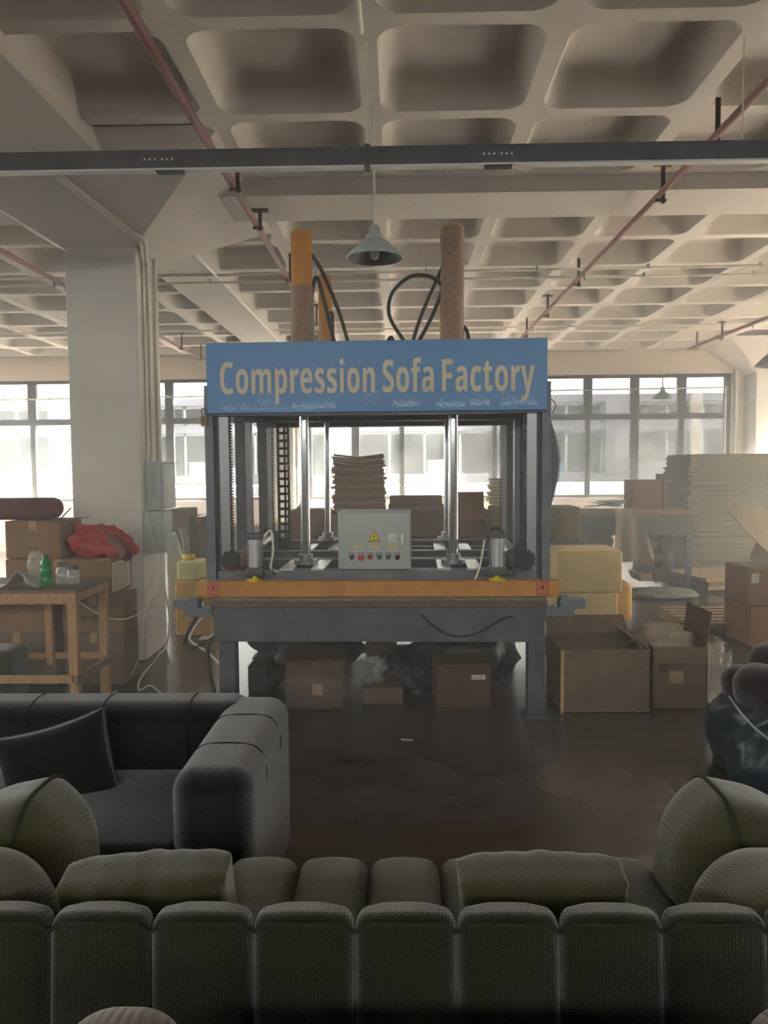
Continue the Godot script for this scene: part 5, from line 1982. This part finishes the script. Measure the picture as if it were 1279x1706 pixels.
# ---------------------------------------------------------------- overhead
func pendant(label: String, p: Vector3, dia: float, cable_top: float, big: bool) -> void:
	var t := thing("pendant_lamp", label, "lamp", p, 0.0, "conical factory pendant lamps")
	var r := dia / 2
	var st := mb()
	lathe(st, Vector3.ZERO, [Vector2(r * 0.98, 0.0), Vector2(r, 0.002), Vector2(r, 0.01), Vector2(r * 0.95, 0.02), Vector2(r * 0.74, r * 0.32), Vector2(r * 0.47, r * 0.58), Vector2(r * 0.40, r * 0.64), Vector2(r * 0.2, r * 0.68)], 36)
	part("shade", st, M.lamp_grey, t)
	st = mb()
	lathe(st, Vector3.ZERO, [Vector2(r * 0.18, r * 0.66), Vector2(r * 0.38, r * 0.60), Vector2(r * 0.43, r * 0.54), Vector2(r * 0.9, 0.02), Vector2(r * 0.98, 0.0)], 36)
	part("reflector", st, M.lamp_inner_dim, t)
	st = mb()
	lathe(st, Vector3(0, r * 0.64, 0), [Vector2(r * 0.24, 0), Vector2(r * 0.24, r * 0.06), Vector2(r * 0.31, r * 0.1), Vector2(r * 0.31, r * 0.16), Vector2(r * 0.2, r * 0.2), Vector2(r * 0.2, r * 0.42), Vector2(r * 0.14, r * 0.5), Vector2(0, r * 0.5)], 24)
	part("lamp_holder", st, M.lamp_grey, t)
	if big:
		st = mb()
		lathe(st, Vector3(0, r * 0.3, 0), [Vector2(0, -0.06), Vector2(0.022, -0.05), Vector2(0.03, -0.02), Vector2(0.025, 0.02), Vector2(0.014, 0.06), Vector2(0, 0.06)], 16)
		part("bulb", st, M.paper, t)
	st = mb()
	cyl(st, Vector3(0, r * 1.1, 0), Vector3(0, cable_top - p.y, 0), 0.006 if big else 0.01, -1, 8)
	part("cord", st, M.conduit, t)

func overhead() -> void:
	var st := mb()
	# black perforated cable trunking hung across the hall
	var y := 1.5 + 1.535
	var z := -4.08
	var t := thing("cable_trunking", "dark perforated steel cable trunking hanging across the whole hall", "trunking", Vector3(0, y, z))
	for k in 2:
		st = mb()
		var xa: float = [-4.5, -0.145][k]
		var xb: float = [-0.155, 4.5][k]
		bx2(st, Vector3(xa, 0.0, 0.0), Vector3(xb, 0.092, 0.05))
		var c := part("channel", st, M.frame_dark, t)
		st = mb()
		bx2(st, Vector3(xa, -0.010, 0.002), Vector3(xb, 0.0, 0.052))
		part("cover_lip", st, M.lip_grey, c)
		for j in 6:
			st = mb()
			var hx: float = [-1.295, 0.445][k] + j * 0.026 + (0.012 if j > 2 else 0.0)
			cyl(st, Vector3(hx, 0.045, 0.049), Vector3(hx, 0.045, 0.0512), 0.006, -1, 10)
			part("punched_hole", st, M.conduit, c)
		st = mb()
		bx(st, Vector3([-1.17, 0.52][k], -0.013, 0.027), Vector3(0.14, 0.006, 0.05))
		part("lip_clip", st, M.black, c)
	st = mb()
	bx2(st, Vector3(-0.165, -0.015, -0.005), Vector3(-0.135, 0.102, 0.057))
	part("joint_strap", st, M.frame_dark, t)
	for x in [-0.15, 1.76, -2.1]:
		st = mb()
		cyl(st, Vector3(x, 0.08, 0.025), Vector3(x, CEIL - y, 0.025), 0.005, -1, 8)
		part("hanger_rod", st, M.conduit, t)
		st = mb()
		cyl(st, Vector3(x, 0.08, 0.025), Vector3(x, 0.1, 0.025), 0.014, -1, 8)
		part("rod_nut", st, M.galv, t)
	pendant("grey conical pendant lamp hanging above the press, largest of the lamps", Vector3(at(624, 430, 4.75).x, at(624, 431, 4.75).y, -4.75), 0.345, CEIL, true)
	pendant("grey conical pendant lamp hanging before the right window, smallest of the lamps", Vector3(px_x(1102, 12.0), at(1102, 664, 12.0).y, -12.0), 0.30, CEIL, false)
	pendant("grey conical pendant lamp cut off by the right edge of the frame", Vector3(px_x(1284, 8.5), at(1284, 610, 8.5).y, -8.5), 0.38, CEIL, false)
	# sprinkler pipes running into the depth
	var hy := 3.42
	var n := 0
	for q in [[-1.12, "rust red sprinkler pipe running into the depth over the press, left of the lamp", [-5.35, -6.2, -7.9, -10.4], 0.026, M.pipe_red],
			[1.88, "rust red sprinkler pipe running into the depth right of the press", [-4.75, -5.7, -8.3, -10.0, -11.6, -13.4], 0.022, M.pipe_pale],
			[-3.50, "rust red sprinkler pipe behind the column on the far left", [-8.2, -12.4, -13.6], 0.024, M.pipe_pale],
			[4.92, "rust red sprinkler pipe running to the right pillar", [-10.2, -12.0, -13.0], 0.024, M.pipe_pale]]:
		var pp := thing("sprinkler_pipe", q[1], "pipe", Vector3(q[0], hy, -8.0))
		st = mb()
		var z0 := 3.9 if n < 2 else -6.6
		cyl(st, Vector3(0, 0, z0 + 8.0), Vector3(0, 0, ZF + 0.0 + 8.0 + (0.02 if n != 3 else 1.6)), q[3], -1, 12)
		part("pipe", st, q[4], pp)
		var j := 0
		for zz in q[2]:
			st = mb()
			var xo := 0.035
			var top: float = CEIL - hy - (0.12 if zz < ZB[0] and zz > ZB[1] else 0.0)
			bx(st, Vector3(xo, top / 2 - 0.02, zz + 8.0), Vector3(0.028, top + 0.07, 0.012))
			bx(st, Vector3(xo * 0.5, -0.035, zz + 8.0), Vector3(0.08, 0.016, 0.03))
			if j % 2 == 1:
				bx(st, Vector3(xo, top - 0.01, zz + 8.0), Vector3(0.13, 0.02, 0.05))
			part("hanger_bracket", st, M.hanger, pp)
			j += 1
		for k in 3:
			st = mb()
			cyl(st, Vector3(0, -0.01, 3.1 - k * 3.0), Vector3(0, -0.08, 3.1 - k * 3.0), 0.012, 0.006, 8)
			part("sprinkler_head", st, M.hanger, pp)
		n += 1
	# white conduits
	for q in [["pair of white conduits crossing the ceiling behind the press cylinders", [[Vector3(-9, 3.5, -8.25), Vector3(7.28, 3.56, -8.25)], [Vector3(-9, 3.47, -8.4), Vector3(7.28, 3.5, -8.4)]], 0.014],
			["white conduit running along the deep beam beside the column", [[Vector3(-1.92, 3.52, -6.6), Vector3(-1.92, 3.52, -14.8)]], 0.016],
			["white conduit crossing the ceiling near the right window", [[Vector3(-9, 3.6, -12.0), Vector3(7.28, 3.6, -12.0)]], 0.014],
			["white conduit on the ceiling rib running toward the camera", [[Vector3(-0.17, 3.62, -3.9), Vector3(-0.19, 3.62, 3.9)]], 0.014],
			["white conduit dropping along the pillar right of the window", [[Vector3(6.42, 0.0, -14.82), Vector3(6.42, 3.6, -14.82)]], 0.035],
			["white conduit dropping along the wall pillar behind the press", [[Vector3(-1.9, 0.0, -14.3), Vector3(-1.9, 3.1, -14.3)]], 0.03],
			["thin white rail crossing all the upper window panes", [[Vector3(-8.9, 2.80, -14.65), Vector3(-2.6, 2.84, -14.65)], [Vector3(-1.8, 2.84, -14.65), Vector3(6.2, 2.90, -14.65)]], 0.014],
			["thin dark upright pipe before the last pane of the right window", [[Vector3(6.12, 0.0, -14.6), Vector3(6.12, 2.93, -14.6)]], 0.016]]:
		var cp := thing("conduit_pipe", q[0], "pipe", q[1][0][0])
		org = cp.position
		for s in q[1]:
			st = mb()
			cyl(st, s[0], s[1], q[2], -1, 10)
			part("conduit", st, M.conduit, cp)
			if absf(s[1].x - s[0].x) > 5.0:
				for k in range(1, 14):
					st = mb()
					var p: Vector3 = s[0].lerp(s[1], k / 14.0)
					bx(st, p + Vector3(0, 0.012, 0), Vector3(0.02, 0.05, 0.04))
					part("clip", st, M.galv, cp)
		org = Vector3.ZERO
	st = mb()
	org = at(486, 82, 3.95)
	org.y = CEIL + 0.188
	lathe(st, org, [Vector2(0, -0.045), Vector2(0.03, -0.045), Vector2(0.05, -0.03), Vector2(0.055, 0.03), Vector2(0, 0.03)], 24)
	var o := part("smoke_detector", st, M.conduit, self)
	o.position = org
	org = Vector3.ZERO
	tag(o, "round white smoke detector in a ceiling coffer above the press", "detector")

func _ready() -> void:
	rng.seed = 20240
	setup_light()
	make_materials()
	make_print_textures()
	shell()
	outside()
	press()
	green_sofa()
	grey_sofa()
	tan_chair()
	left_side()
	right_side()
	behind_press()
	under_press()
	sack_right()
	overhead()
	haze()
